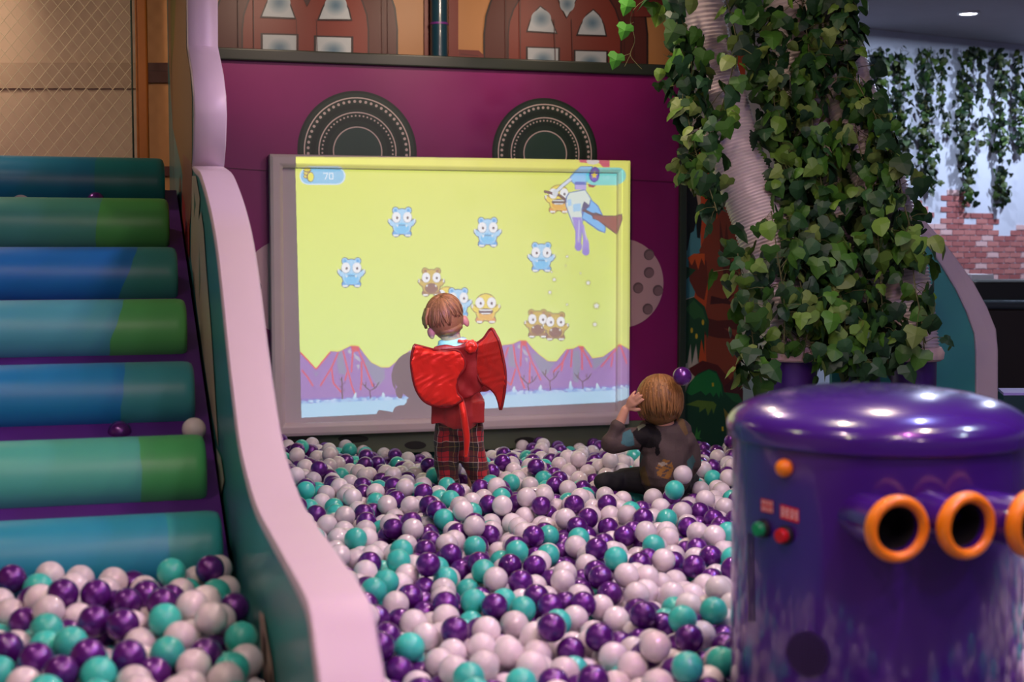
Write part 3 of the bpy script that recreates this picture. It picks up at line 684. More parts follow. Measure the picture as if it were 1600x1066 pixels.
poly = [(yend, 0.02)] + [(yend, CEIL - 0.01), (prof[0][0], CEIL - 0.01)] + prof[1:] + [(prof[-1][0] - 0.0, 0.02)]
E = 0.010
def slab(mb, u0, u1): mb.prism([(u0, y, z) for y, z in poly], (u1 - u0, 0, 0))
mb = MB(); slab(mb, UL + E, UR - E); 
m_teal = mat('teal_board', (60, 152, 152), 0.4, coat=.2)
mb.build('board', m_teal, sw)
# white edge: a padded strip along the profile
mb = MB(); ring = []
ep2 = [(prof[0][0], CEIL - 0.012)] + prof[1:] 
n = len(ep2)
for i, (y, z) in enumerate(ep2):
    a = ep2[max(i-1, 0)]; b = ep2[min(i+1, n-1)]; ty, tz = b[0]-a[0], b[1]-a[1]; l = math.hypot(ty, tz) or 1; ny, nz = tz/l, -ty/l
    if i == 0: ny, nz = -1, 0
    if ny > 0: ny, nz = -ny, -nz
    cs_ = [(UL, -.006), (UL, .006), (UL+.006, .014), ((UL+UR)/2, .017), (UR-.006, .014), (UR, .006), (UR, -.006)]
    ring.append([(u, y + ny*d_, z + nz*d_) for u, d_ in cs_])
vs = [p for r_ in ring for p in r_]; k_ = 7
mb.add(vs, [(i*k_+j, i*k_+(j+1) % k_, (i+1)*k_+(j+1) % k_, (i+1)*k_+j) for i in range(n-1) for j in range(k_)])
o = mb.build('padded_edge', mat('edge_white', (206, 190, 204), 0.42, var=.03), sw); auto_smooth(o, 50)
# printed art on the stair side of the wall (plane x = UL)
amb = MB(); an = [0]
def up(pts, c):
    an[0] += 1; amb.add([PU(x, y, UL + E - 0.0015 - 0.0004*an[0]) for x, y in pts], [tuple(range(len(pts)))], lin(c))
up([(262, -40), (291, -40), (291, 74), (297, 110), (300, 150), (300, 250), (294, 330), (283, 260), (270, 200), (264, 100)], (150, 118, 76))
up([(266, -40), (276, -40), (272, 60), (267, 120)], (120, 120, 50))
up([(286, 240), (300, 256), (300, 300), (292, 420), (284, 330)], (150, 100, 80)); up([(284, 300), (289, 320), (292, 400), (287, 420)], (170, 60, 44)); up([(290, 360), (296, 340), (296, 410)], (150, 52, 40))
up([(300, 275), (306, 275), (312, 310), (310, 345), (314, 330), (318, 360), (322, 420), (330, 520), (336, 620), (341, 700), (330, 640), (318, 560), (306, 470), (298, 400)], (196, 186, 160))
up([(303, 300), (306, 320), (303, 340)], (90, 120, 100)); up([(311, 380), (313, 440), (311, 470)], (120, 140, 120))
up([(338, 700), (345, 715), (350, 750), (345, 775), (341, 740)], (200, 210, 190))
up([(405, 955), (412, 960), (418, 1000), (424, 1030), (430, 1085), (414, 1085), (408, 1020)], (206, 180, 170)); up([(410, 985), (415, 1000), (417, 1040), (412, 1030)], (90, 70, 66)); up([(422, 1045), (426, 1060), (426, 1085), (420, 1085)], (90, 70, 66))
me = amb.mesh('side_print')
for p in me.polygons:
    if p.normal.x > 0: p.flip()
link('side_print', me, P_print, sw)

# upper platform: net, pillar
NV = ends[6].y + 0.45
def PN(px, py): return PV(px, py, NV)
nr = empty('safety_net', (PN(208, 245).x, NV, 0), 'diamond mesh safety net at the top of the stairs', 'net')
x1n = PN(207, 150).x; x0n = x1n - 1.15; zn0 = z6 - 0.15; zn1 = CEIL - 0.02
mb = MB(); cw_, ch_ = 0.062, 0.078; sl_ = ch_/cw_
for s_ in (1, -1):
    k = -60
    while k < 60:
        xc = x1n + k*cw_; k += 1
        # line z - zn0 = s*sl*(x - xc)
        ptsl = []
        for x in (x0n, x1n): 
            z = zn0 + s_*sl_*(x - xc)
            ptsl.append((x, z))
        (xa, za), (xb, zb_) = ptsl
        def clip(z):
            return xa + (z - za)/(zb_ - za)*(xb - xa)
        lo_, hi_ = sorted([(za, xa), (zb_, xb)])
        if hi_[0] <= zn0 or lo_[0] >= zn1: continue
        A0 = (clip(zn0), zn0) if lo_[0] < zn0 else (lo_[1], lo_[0]); A1 = (clip(zn1), zn1) if hi_[0] > zn1 else (hi_[1], hi_[0])
        mb.tube([(A0[0], NV + .001*s_, A0[1]), (A1[0], NV + .001*s_, A1[1])], 0.0018, 4)
mb.build('netting', mat('net_cord', (206, 190, 160), 0.7), nr)
mb = MB(); mb.tube([(x1n, NV, zn0), (x1n, NV, zn1)], 0.0045, 8); mb.build('edge_rope', mat('green_rope', (40, 60, 52), 0.7), nr, True)
a, b = PV(212, 100, NV + .1), PV(231, 100, NV + .1)
mb = MB(); mb.box((a.x, NV + .06, zn0), (b.x, NV + .14, CEIL)); o = mb.build('wooden_post', mat('orange_wood', (168, 98, 34), 0.5, var=.25, scale=3), bevel=0.012); tag(o, 'orange brown wooden post beside the safety net', 'post')

# ================================================================== balls
BR = 0.04
CANX = 1366; CAND = 3.42
CANC = PD(CANX, 900, CAND); CR = 0.345
CANC.z = 0
pers1 = PD(720, 755, 6.30); pers2 = PD(1035, 765, 6.15)
PIPES = [(p_.x, p_.y) for p_ in (PD(1238, 560, 6.7), PD(1345, 560, 7.1), PD(1428, 560, 6.75))]
class Pile:
    def __init__(s, base): s.base = base; s.g = {}; s.b = []
    def rest(s, x, y):
        z = s.base(x, y) + BR; gx, gy = int(x // .08), int(y // .08)
        for i in (-1, 0, 1):
            for j in (-1, 0, 1):
                for (bx, by, bz) in s.g.get((gx+i, gy+j), ()):
                    d = (bx-x)**2 + (by-y)**2
                    if d < 0.0064:
                        zz = bz + math.sqrt(0.0064 - d)
                        if zz > z: z = zz
        return z
    def put(s, x, y, z): s.g.setdefault((int(x // .08), int(y // .08)), []).append((x, y, z)); s.b.append((x, y, z))
def smoothn(x, y): return math.sin(2.1*x + 1.3) * math.cos(1.7*y + .4) + .6*math.sin(4.3*x - 2.2*y + 2) + .4*math.sin(7.1*x + 5.3*y)
rp_ = random.Random(11)
BASE = 0.13
def in_pit(x, y):
    if x < UR + BR + .004 + .015 or y > 7.76: return False
    if x < .95 and to_px((x, y, .33))[1] > 1500: return False
    if (x - CANC.x)**2 + (y - CANC.y)**2 < (CR + BR + .005)**2: return False
    for (qx, qy) in PIPES:
        if (x - qx)**2 + (y - qy)**2 < .17**2: return False
    if x > 3.7: return False
    if y > 7.3 and x > 3.1: return False
    return True
pile = Pile(lambda x, y: BASE)
xs0, xs1, ys0, ys1 = .5, 3.72, 2.3, 7.8
def target(x, y):
    t = .335 + .022*smoothn(x, y) 
    if y > 6.5: t -= .095*min(1, (y - 6.5)/.9)*max(.15, min(1, (x - 1.0)/.7))
    # the children stand in hollows
    for c, r_, dz in ((pers1, .2, .04), (pers2, .3, .03)):
        d_ = math.hypot(x - c.x, y - c.y)
        if d_ < r_: t -= dz
    return t
fails = 0
def keep_clear(x, y, z):
    if (x - pers1.x)**2/(.135**2) + (y - pers1.y)**2/(.10**2) < 1: return True
    if (x - pers2.x)**2/(.165**2) + (y - pers2.y)**2/(.14**2) < 1: return True
    return False
import time
while fails < 4200:
    best = None
    for _ in range(7):
        x = rp_.uniform(xs0, xs1); y = rp_.uniform(ys0, ys1)
        if not in_pit(x, y) or keep_clear(x, y, 0): continue
        z = pile.rest(x, y); sc_ = z - target(x, y)
        if best is None or sc_ < best[0]: best = (sc_, x, y, z)
    if best is None: continue
    # roll a little downhill
    sc_, x, y, z = best
    for _ in range(5):
        bx, by, bz = x, y, z
        for a in range(6):
            nx, ny = x + .014*math.cos(a*PI/3 + _), y + .014*math.sin(a*PI/3 + _)
            if in_pit(nx, ny) and not keep_clear(nx, ny, 0):
                nz = pile.rest(nx, ny)
                if nz < bz: bx, by, bz = nx, ny, nz
        if bz >= z: break
        x, y, z = bx, by, bz
    if z + .0 > target(x, y) + rp_.choice([-.03, -.02, -.01, .01, .045]): fails += 1; continue
    pile.put(x, y, z)
extra = 0
while extra < 230:
    x = rp_.uniform(xs0, xs1); y = rp_.uniform(ys0, 7.2)
    if not in_pit(x, y) or keep_clear(x, y, 0): continue
    for _ in range(10):
        z = pile.rest(x, y); bx, by, bz = x, y, z
        for a in range(8):
            nx, ny = x + .01*math.cos(a*PI/4), y + .01*math.sin(a*PI/4)
            if in_pit(nx, ny) and not keep_clear(nx, ny, 0):
                nz = pile.rest(nx, ny)
                if nz < bz: bx, by, bz = nx, ny, nz
        if bz >= z: break
        x, y = bx, by
    pile.put(x, y, pile.rest(x, y)); extra += 1
# heap at the foot of the stairs
def heap_h(x, y):
    return .27 + .06*max(0, min(1, (y - 2.7)/1.4))
heap = Pile(heap_h)
ry = ends[0].y
def in_heap(x, y):
    if x > UL - BR - .004: return False
    px, py, d_ = to_px((x, y, .42))
    if py > 1500: return False
    if y > ry - .02: return False
    return True
mb = MB(); mb.prism([(XL, 2.4, .02), (XL, 2.4, .255), (XL, ry + .25, .33), (XL, ry+.25, .02)], (UL - .01 - XL, 0, 0)); mb.build('landing_mat', mat('purple_vinyl', (84, 36, 130), 0.4), st)
roll0 = Vector((0, ends[0].y + .02, ends[0].z - RR))
def heap_target(x, y):
    px, py, d_ = to_px((x, y, .45))
    t = .448 + .065*max(0, min(1, (y - 2.9)/.9)) + .02*smoothn(2*x, 2*y)
    t -= .035*max(0, (60 - px)/60)
    return t
f2 = 0
while f2 < 1400:
    x = rp_.uniform(XL, UL); y = rp_.uniform(2.4, ry)
    if not in_heap(x, y): continue
    z = heap.rest(x, y)
    for _ in range(6):
        bx, by, bz = x, y, z
        for a in range(6):
            nx, ny = x + .012*math.cos(a*PI/3 + _), y + .012*math.sin(a*PI/3 + _)
            if in_heap(nx, ny):
                nz = heap.rest(nx, ny)
                if nz < bz: bx, by, bz = nx, ny, nz
        if bz >= z: break
        x, y, z = bx, by, bz
    if math.hypot(y - roll0.y, z - roll0.z) < RR + BR: f2 += 1; continue
    if z > heap_target(x, y): f2 += 1; continue
    heap.put(x, y, z)
# colours
WHT, PUR, TEA = (226, 216, 220), (100, 34, 134), (64, 200, 184)
def ball_col(x, y, heapq=False):
    n_ = .5 + .28*math.sin(5.1*x + 1.7*y) + .22*math.sin(3.3*y - 2.2*x + 2)
    t = rp_.random()
    if heapq: return 0 if t < .40 else (1 if t < .74 else 2)
    w = .50 - .12*(n_ - .5)*2; p_ = .36 + .12*(n_ - .5)*2
    return 0 if t < w else (1 if t < w + p_ else 2)
BM = []
for nm, c, rg, me_, ct in (('pearl_ball', WHT, .30, .0, .9), ('purple_ball', PUR, .26, .45, .6), ('teal_ball', TEA, .34, .0, .4)):
    m, nt, b = new_mat(nm); N = nt.nodes; L = nt.links
    b.inputs['Base Color'].default_value = lin(c) + (1,); b.inputs['Roughness'].default_value = rg; b.inputs['Metallic'].default_value = me_
    b.inputs['Coat Weight'].default_value = ct; b.inputs['Coat Roughness'].default_value = .05
    oi = N.new('ShaderNodeObjectInfo'); hs = N.new('ShaderNodeHueSaturation'); hs.inputs['Color'].default_value = lin(c) + (1,)
    mr = N.new('ShaderNodeMapRange'); mr.inputs[3].default_value = .86; mr.inputs[4].default_value = 1.12; L.new(oi.outputs['Random'], mr.inputs[0]); L.new(mr.outputs[0], hs.inputs['Value']); L.new(hs.outputs[0], b.inputs['Base Color'])
    BM.append(m)
m, nt, b = new_mat('mixed_balls'); N = nt.nodes; L = nt.links
a = N.new('ShaderNodeVertexColor'); a.layer_name = 'Col'; L.new(a.outputs[0], b.inputs['Base Color']); L.new(a.outputs[1], b.inputs['Metallic'])
b.inputs['Roughness'].default_value = .3; b.inputs['Coat Weight'].default_value = .8; b.inputs['Coat Roughness'].default_value = .05
MIXED = m
allb = [(x, y, z, ball_col(x, y), 'pit') for x, y, z in pile.b] + [(x, y, z, ball_col(x, y, True), 'heap') for x, y, z in heap.b]
# how much of each ball the photo's viewpoint shows
idb = np.full((H, W), -1, np.int32)
proj = [to_px(b_[:3]) for b_ in allb]
order = sorted(range(len(allb)), key=lambda i: -proj[i][2])
for i in order:
    px, py, d_ = proj[i]; r_ = F*BR/d_
    x0, x1 = max(0, int(px-r_)), min(W, int(px+r_)+1); y0_, y1_ = max(0, int(py-r_)), min(H, int(py+r_)+1)
    if x1 <= x0 or y1_ <= y0_: continue
    X, Y = np.meshgrid(np.arange(x0, x1)+.5, np.arange(y0_, y1_)+.5); idb[y0_:y1_, x0:x1][(X-px)**2 + (Y-py)**2 < r_*r_] = i
right_edge = [(300, 0), (401, 500), (419, 622), (435, 696), (454, 765), (494, 829), (531, 882), (555, 941), (563, 978), (573, 1066)]
left_edge = [(x, y) for x, y in edge if y > 0] + [(494, 1066)]
ys = np.arange(H); re_ = np.interp(ys, [p[1] for p in right_edge], [p[0] for p in right_edge]); le_ = np.interp(ys, [p[1] for p in left_edge], [p[0] for p in left_edge])
kd = np.array([1 if b_[4] == 'pit' else 0 for b_ in allb] + [9])
for y in range(H):
    row = idb[y]; xx = np.arange(W); kk = kd[row]
    row[(kk == 1) & (xx < re_[y])] = -1; row[(kk == 0) & (xx > le_[y])] = -1
    if y > 660: row[(xx > 1150) & (xx < 1588)] = -1
cnt = np.bincount(idb[idb >= 0], minlength=len(allb))
chosen = sorted([i for i in range(len(allb)) if cnt[i] > 60], key=lambda i: -cnt[i])
chosen = chosen[:296]; chs = set(chosen)
def ico_mesh(name, sub):
    bm = bmesh.new(); bmesh.ops.create_icosphere(bm, subdivisions=sub, radius=BR)
    me = bpy.data.meshes.new(name); bm.to_mesh(me); bm.free(); me.polygons.foreach_set('use_smooth', [True]*len(me.polygons)); return me
bme = []
for k, nm in enumerate(('pearl_ball', 'purple_ball', 'teal_ball')):
    me = ico_mesh(nm, 4); me.materials.append(BM[k]); bme.append(me)
CN = ('pearly white', 'dark purple', 'turquoise')
proto = []
for k in range(3): proto.append(None)
def place_ball(k, loc, label, group=None):
    if proto[k] is None:
        o = bpy.data.objects.new('play_ball', bme[k]); proto[k] = o
    else: o = proto[k].copy()
    COL.objects.link(o); o.location = loc; o['label'] = label; o['category'] = 'ball'
    if 'group' in o: del o['group']
    if group: o['group'] = group
    return o
ORD = ('first second third fourth fifth sixth seventh eighth ninth tenth eleventh twelfth thirteenth fourteenth fifteenth sixteenth seventeenth eighteenth nineteenth twentieth').split()
ORD += ['twenty-' + o_ for o_ in ORD[:9]] + ['thirtieth'] + ['thirty-' + o_ for o_ in ORD[:9]] + ['fortieth'] + ['forty-' + o_ for o_ in ORD[:9]] + ['fiftieth'] + ['fifty-' + o_ for o_ in ORD[:9]]
rows_ = {}
for i in range(len(allb)):
    if cnt[i] > 150 or i in chs: rows_.setdefault((allb[i][4], int((1090 - proj[i][1]) // 38), allb[i][3]), []).append(i)
minrow = {wh: min(k_[1] for k_ in rows_ if k_[0] == wh) for wh in ('pit', 'heap')}
for kk_ in rows_: rows_[kk_].sort(key=lambda i: proj[i][0])
for i in chosen:
    x, y, z, k, wh = allb[i]; px, py, d_ = proj[i]
    rk = int((1090 - py) // 38); o1 = rows_[(wh, rk, k)].index(i); rn = rk - minrow[wh]
    rown = 'nearest row' if rn == 0 else ORD[rn] + ' row back'
    if wh == 'heap': place_ball(k, (x, y, z), f'{ORD[o1]} {CN[k]} ball from the left in the stair-foot heap, {rown}', f'{CN[k]} balls in the heap at the foot of the stairs')
    else: place_ball(k, (x, y, z), f'{ORD[o1]} {CN[k]} ball from the left in the pit, {rown}', f'{CN[k]} balls near the front of the ball pit')
bm_ = ico_mesh('b', 3); bv = np.empty(len(bm_.vertices)*3); bm_.vertices.foreach_get('co', bv); bv = bv.reshape(-1, 3)
bf = np.array([list(p.vertices) for p in bm_.polygons])
rest = [i for i in range(len(allb)) if i not in chs]
for wh, nm, lab in (('pit', 'pit_balls', 'mass of smaller far white, purple and turquoise balls filling the pit'), ('heap', 'heap_balls', 'half buried balls under the heap at the foot of the stairs')):
    rs = [i for i in rest if allb[i][4] == wh]
    ctr = np.array([allb[i][:3] for i in rs]); V = (bv[None] + ctr[:, None]).reshape(-1, 3); Fc = (bf[None] + (np.arange(len(rs))*len(bv))[:, None, None]).reshape(-1, 3)
    me = bpy.data.meshes.new(nm); me.vertices.add(len(V)); me.vertices.foreach_set('co', V.ravel()); me.loops.add(Fc.size); me.loops.foreach_set('vertex_index', Fc.ravel())
    me.polygons.add(len(Fc)); me.polygons.foreach_set('loop_start', np.arange(0, Fc.size, 3)); me.update(); me.polygons.foreach_set('use_smooth', [True]*len(me.polygons))
    ca = me.color_attributes.new('Col', 'FLOAT_COLOR', 'POINT'); cc = np.ones((len(rs), len(bv), 4), np.float32)
    for q_, i in enumerate(rs):
        k = allb[i][3]; c = lin((WHT, PUR, TEA)[k]); g = rp_.uniform(.88, 1.1); cc[q_, :, :3] = np.array(c)*g; cc[q_, :, 3] = (.0, .45, .0)[k]
    ca.data.foreach_set('color', cc.ravel()); o = link(nm, me, MIXED); tag(o, lab, 'balls', None, 'stuff')
# single balls
def rest_on_roll(i, px, D):    # a ball lying in the groove just behind roll i
    return
for (px, py, D, k, lab) in ((33, 315, 6.42, 0, 'pale pinkish ball behind the second highest roll, far left'), (150, 314, 6.42, 1, 'dark red purple ball lying behind the second highest roll'),
                            (187, 676, 4.80, 1, 'purple ball on the purple tread above the third lowest roll'), (303, 671, 4.78, 0, 'cream white ball resting at the right end of a green roll'),
                            (1066, 588, 6.0, 1, 'thrown purple ball in mid air above the seated child')):
    place_ball(k, PD(px, py, D), lab)
place_ball(2, PD(1054, 766, 5.72), 'turquoise ball right behind the seated child, touching a white one'); place_ball(0, PD(1067, 742, 5.88), 'white ball against the lower back of the seated child')
mb = MB(); mb.box((UR + .005, 2.2, .02), (3.8, 7.83, BASE - .001)); o = mb.build('pit_mat', mat('pit_mat', (70, 52, 96), 0.7)); tag(o, 'padded floor mat under the balls of the pit', 'mat')

# ================================================================== children
SKIN = mat('skin', (212, 158, 130), 0.55, bump=0.03, bscale=90)
def V(*a): return Vector(a)
def hairlocks(mb, c, rad, crown, n, length, r0, rnd, jit=.25, ymin=None, rot=None, lift=1.03):
    # locks follow the head's ellipsoid from the crown outwards and down
    crown = Vector(crown).normalized()
    a = crown.orthogonal().normalized(); b = crown.cross(a)
    for k in range(n):
        th = 2*PI*k/n + rnd.uniform(-.05, .05); start = rnd.uniform(0.02, .35) ; ln = length(th) * rnd.uniform(.9, 1.06) if callable(length) else length*rnd.uniform(.85, 1.08)
        pts = []; rs = []
        m_ = 9; sw_ = rnd.uniform(-jit, jit)
        for j in range(m_):
            t = j/(m_-1); ang = start + (ln - start)*t; th2 = th + sw_*t*t
            d_ = crown*math.cos(ang) + (a*math.cos(th2) + b*math.sin(th2))*math.sin(ang)
            L_ = lift + .03*math.sin(t*PI) + rnd.uniform(-.006, .006)
            pts.append(Vector(c) + Vector((d_.x*rad[0], d_.y*rad[1], d_.z*rad[2]))*L_); rs.append(r0*(.65 + .5*math.sin(PI*min(1, t*1.1+.1)))*(1 if t < .8 else (1 - (t-.8)*3.2)))
        g = rnd.uniform(.55, 1.35); mb.tube(pts, rs, 6, (g, g, g), flat=.55)

def hand(prims, wrist, dirv, palm_n, s=1.0, curl=.5, side=1, fingers=None):
    d_ = Vector(dirv).normalized(); n_ = Vector(palm_n).normalized(); x_ = d_.cross(n_).normalized()*side; w = Vector(wrist)
    for t in (-1, -.33, .33, 1): prims.append(('c', w + d_*.006*s, .010*s, w + d_*.036*s + x_*.013*s*t, .0085*s))
    for k, (t, ln) in enumerate(((-1, .030), (-.33, .035), (.33, .033), (1, .026))):
        p = w + d_*.038*s + x_*.0155*s*t; dd = (d_ + x_*.16*t).normalized(); c = curl if fingers is None else fingers[k]
        r_ = .0062*s
        for seg in range(3):
            dd = (dd + n_*c*(.35 + .25*seg)).normalized(); q_ = p + dd*ln*s*(.45, .32, .25)[seg]*1.15; prims.append(('c', p, r_, q_, r_*.9)); p = q_; r_ *= .9
    p = w + d_*.010*s - x_*.014*s; dd = (d_*.6 - x_*.8 + n_*.3).normalized()
    for seg in range(2): q_ = p + dd*.017*s; prims.append(('c', p, .0075*s, q_, .0065*s)); p = q_; dd = (dd + d_*.6 + n_*.3).normalized()

# child 1: standing, red winged costume
D1 = 6.30
def C1(px, py, dd=0.0): return PD(px, py, D1 + dd)
hc = C1(695, 497); R_, Fw = RGT, FWD
headrot = Matrix.Rotation(-PHI, 3, 'Z') @ Matrix.Rotation(math.radians(-19), 3, 'Y') @ Matrix.Rotation(math.radians(12), 3, 'Z')
def loc1(c, v): return c + headrot @ Vector(v)
pr = [('s', hc, (.078, .090, .096), headrot), ('s', loc1(hc, (0, .035, -.045)), (.058, .056, .055), headrot), ('s', loc1(hc, (0, .088, -.022)), (.011, .014, .014)),
      ('s', loc1(hc, (-.083, -.012, -.044)), (.013, .019, .027), headrot @ Matrix.Rotation(.5, 3, 'Z')), ('s', loc1(hc, (.083, -.012, -.044)), (.013, .019, .027), headrot @ Matrix.Rotation(-.5, 3, 'Z')),
      ('s', loc1(hc, (0, .086, -.055)), (.018, .008, .005), headrot),
      ('c', loc1(hc, (0, -.012, -.06)), .042, C1(708, 545, .02), .045)]
neck = C1(708, 548, .02); pel = C1(716, 650, .03); chest = C1(712, 590, .03)
pr += [('s', chest, (.095, .07, .10)), ('s', pel, (.088, .068, .07)), ('c', neck, .045, chest, .07), ('c', chest, .082, pel, .08)]
shL, shR = C1(676, 560, .02), C1(744, 558, .02)
for sh, sx in ((shL, -1), (shR, 1)):
    el = sh + R_*sx*.035 + Vector((0, 0, -.12)) + Fw*.03; wr = el + Fw*.13 + Vector((0, 0, .03)) - R_*sx*.04
    pr += [('c', sh, .034, el, .028), ('c', el, .027, wr, .020)]; hand(pr, wr, Fw + Vector((0, 0, .1)), Vector((0, 0, -1)), 1.0, .5, -sx)
ft = []
for px, sx in ((698, -1), (742, 1)):
    hp = C1(716 + 12*sx, 662, .03); kn = C1(px, 715, .015); an_ = C1(px, 775, .03); ft.append(an_)
    pr += [('c', hp, .055, kn, .042), ('c', kn, .042, an_, .028), ('c', an_ + Vector((0, 0, -.03)), .026, an_ + Fw*.08 + Vector((0, 0, -.045)), .020)]
eyes = []
body1 = blob('person', pr, .0045, SKIN, None, 3)
tag(body1, 'standing toddler seen from behind in red winged costume and plaid trousers', 'person')
for sx in (-1, 1):
    mb = MB(); mb.sphere(loc1(hc, (.030*sx, .078, 0)), .010, seg=12); mb.build('eye', mat('eye_white', (235, 230, 228), .2), body1, True)
# hair
HC = mat('ginger_hair_base', (150, 84, 46), .5)
def hair_mat(name, c, rough=.42):
    m, nt, b = new_mat(name); N = nt.nodes; L = nt.links
    a = N.new('ShaderNodeVertexColor'); a.layer_name = 'Col'; tc = N.new('ShaderNodeTexCoord'); no = N.new('ShaderNodeTexNoise'); no.inputs['Scale'].default_value = 120; L.new(tc.outputs['Object'], no.inputs[0])
    mx = N.new('ShaderNodeMix'); mx.data_type = 'RGBA'; mx.blend_type = 'MULTIPLY'; mx.inputs[0].default_value = 1; mx.inputs[6].default_value = lin(c) + (1,)
    L.new(a.outputs[0], mx.inputs[7]); L.new(mx.outputs[2], b.inputs['Base Color']); b.inputs['Roughness'].default_value = rough; b.inputs['Specular IOR Level'].default_value = .35
    bp = N.new('ShaderNodeBump'); bp.inputs['Strength'].default_value = .4; bp.inputs['Distance'].default_value = .003; L.new(no.outputs[0], bp.inputs['Height']); L.new(bp.outputs[0], b.inputs['Normal'])
    return m
H1 = hair_mat('ginger_hair', (164, 122, 74))
rh = random.Random(4)
mb = MB(); mb.sphere(loc1(hc, (0, -.006, .006)), (.0825, .094, .098), (1, 1, 1), 28, headrot)
crown = headrot @ Vector((.01, -.35, .9))
def ln1(th): return 1.55
for q_ in range(2): hairlocks(mb, loc1(hc, (0, -.006, .006)), (.083, .095, .099), crown, 80, 1.46 + .1*q_, .0075, rh, .3, lift=1.0)
for k in range(9):     # longer locks brushed over the left side
    y_ = .045 - .011*k; mb.tube([loc1(hc, (-.060, y_, .066)), loc1(hc, (-.086, y_, .030)), loc1(hc, (-.092, y_, .006)), loc1(hc, (-.090 - .003*(k % 3), y_ + .004, -.014 - .004*(k % 2)))], [.012, .011, .009, .002], 6, (1.1, 1.1, 1.1), flat=.6)
mb.tube([loc1(hc, (x, -.074 + abs(x)*.45, -.062 + abs(x)*.25)) for x in (-.045, -.022, 0, .022, .045)], .018, 8, (.85, .85, .85))
mb.build('hair', H1, body1, True)
# clothes
RED = attr_mat('red_cloth', .48, 0, 0, .25, 30, .3)
def folds(co, amp=.004, fz=60, fx=45, seed=0):
    return amp*(np.sin(co[:, 2]*fz + 5*np.sin(co[:, 0]*18 + seed)) * .6 + np.sin(co[:, 0]*fx + co[:, 2]*22 + 3*np.sin(co[:, 2]*15 + seed))*.7)
pr = [('s', C1(712, 592, .03), (.112, .085, .13)), ('s', C1(716, 628, .03), (.115, .085, .075)), ('c', C1(716, 630, .03), .10, C1(716, 648, .03), .104), ('c', C1(690, 556, .03), .045, C1(738, 554, .03), .045),
      ('p', [C1(674, 630, -.05), C1(756, 628, -.05), C1(757, 661, -.05), C1(674, 663, -.05)], Fw*.17)]
for sh, sx in ((shL, -1), (shR, 1)):
    el = sh + R_*sx*.035 + Vector((0, 0, -.12)) + Fw*.03; wr = el + Fw*.13 + Vector((0, 0, .03)) - R_*sx*.04
    pr += [('c', sh, .046, el, .040), ('c', el, .040, el + (wr-el)*.85, .030)]
blob('red_shirt', pr, .005, mat('red_shirt', (196, 46, 50), .6, sheen=.3, bump=.15, bscale=60), body1, 5, lambda co: folds(co, .0035, 42, 55))
mb = MB()
nk = C1(707, 533, .015); cl = []
for k in range(25):
    a = 2*PI*k/24; cl.append(nk + R_*math.cos(a)*.050 + Fw*math.sin(a)*.046 + Vector((0, 0, .006*math.cos(a) - .004)))
mb.tube(cl, .016, 8, caps=False); mb.tube([c + Vector((0,0,-.018)) + (c-nk)*.22 for c in cl], .014, 8, caps=False); mb.build('collar', mat('pale_blue_collar', (206, 220, 232), .7), body1, True)
# trousers in red tartan
def plaid():
    m, nt, b = new_mat('tartan'); N = nt.nodes; L = nt.links
    tc = N.new('ShaderNodeTexCoord'); mp = N.new('ShaderNodeMapping'); mp.inputs['Rotation'].default_value = (0, 0, PHI); no = N.new('ShaderNodeTexNoise'); no.inputs['Scale'].default_value = 9; L.new(tc.outputs['Object'], no.inputs[0]); vm = N.new('ShaderNodeVectorMath'); vm.operation = 'MULTIPLY_ADD'; vm.inputs[1].default_value = (.05, .05, .04); L.new(no.outputs[1], vm.inputs[0]); L.new(tc.outputs['Object'], vm.inputs[2]); L.new(vm.outputs[0], mp.inputs[0]); sx = N.new('ShaderNodeSeparateXYZ'); L.new(mp.outputs[0], sx.inputs[0])
    def stripe(src, period, phase, width):
        a1 = N.new('ShaderNodeMath'); a1.operation = 'MULTIPLY_ADD'; a1.inputs[1].default_value = 1/period; a1.inputs[2].default_value = phase + 40; L.new(src, a1.inputs[0])
        a2 = N.new('ShaderNodeMath'); a2.operation = 'FRACT'; L.new(a1.outputs[0], a2.inputs[0]); a3 = N.new('ShaderNodeMath'); a3.operation = 'LESS_THAN'; a3.inputs[1].default_value = width; L.new(a2.outputs[0], a3.inputs[0]); return a3.outputs[0]
    cur = None
    def over(fac, c, f=1.0):
        nonlocal cur
        mx = N.new('ShaderNodeMix'); mx.data_type = 'RGBA'
        mu = N.new('ShaderNodeMath'); mu.operation = 'MULTIPLY'; mu.inputs[1].default_value = f; L.new(fac, mu.inputs[0]); L.new(mu.outputs[0], mx.inputs[0])
        if cur is None: mx.inputs[6].default_value = lin((176, 34, 44)) + (1,)
        else: L.new(cur, mx.inputs[6])
        mx.inputs[7].default_value = lin(c) + (1,); cur = mx.outputs[2]
    for s_ in (sx.outputs[0], sx.outputs[2]):
        over(stripe(s_, .088, 0, .46), (18, 34, 32), .8)
    for s_ in (sx.outputs[0], sx.outputs[2]):
        over(stripe(s_, .088, .30, .04), (20, 20, 40), .8); over(stripe(s_, .088, .55, .03), (210, 200, 190), .5); over(stripe(s_, .088, -.2, .022), (190, 170, 90), .35)
    L.new(cur, b.inputs['Base Color']); b.inputs['Roughness'].default_value = .8; b.inputs['Sheen Weight'].default_value = .2
    return m
pr = [('s', C1(716, 666, .03), (.105, .082, .06))]
for pxk, pxa, sx in ((697, 701, -1), (738, 751, 1)):
    pr += [('c', C1(716 + 15*sx, 668, .03), .068, C1(pxk, 715, .02), .058), ('c', C1(pxk, 715, .02), .058, C1(pxa, 752, .02), .050), ('c', C1(pxa, 752, .02), .050, C1(pxa, 778, .02), .044)]
blob('tartan_trousers', pr, .005, plaid(), body1, 4, lambda co: folds(co, .004, 55, 40, 2))
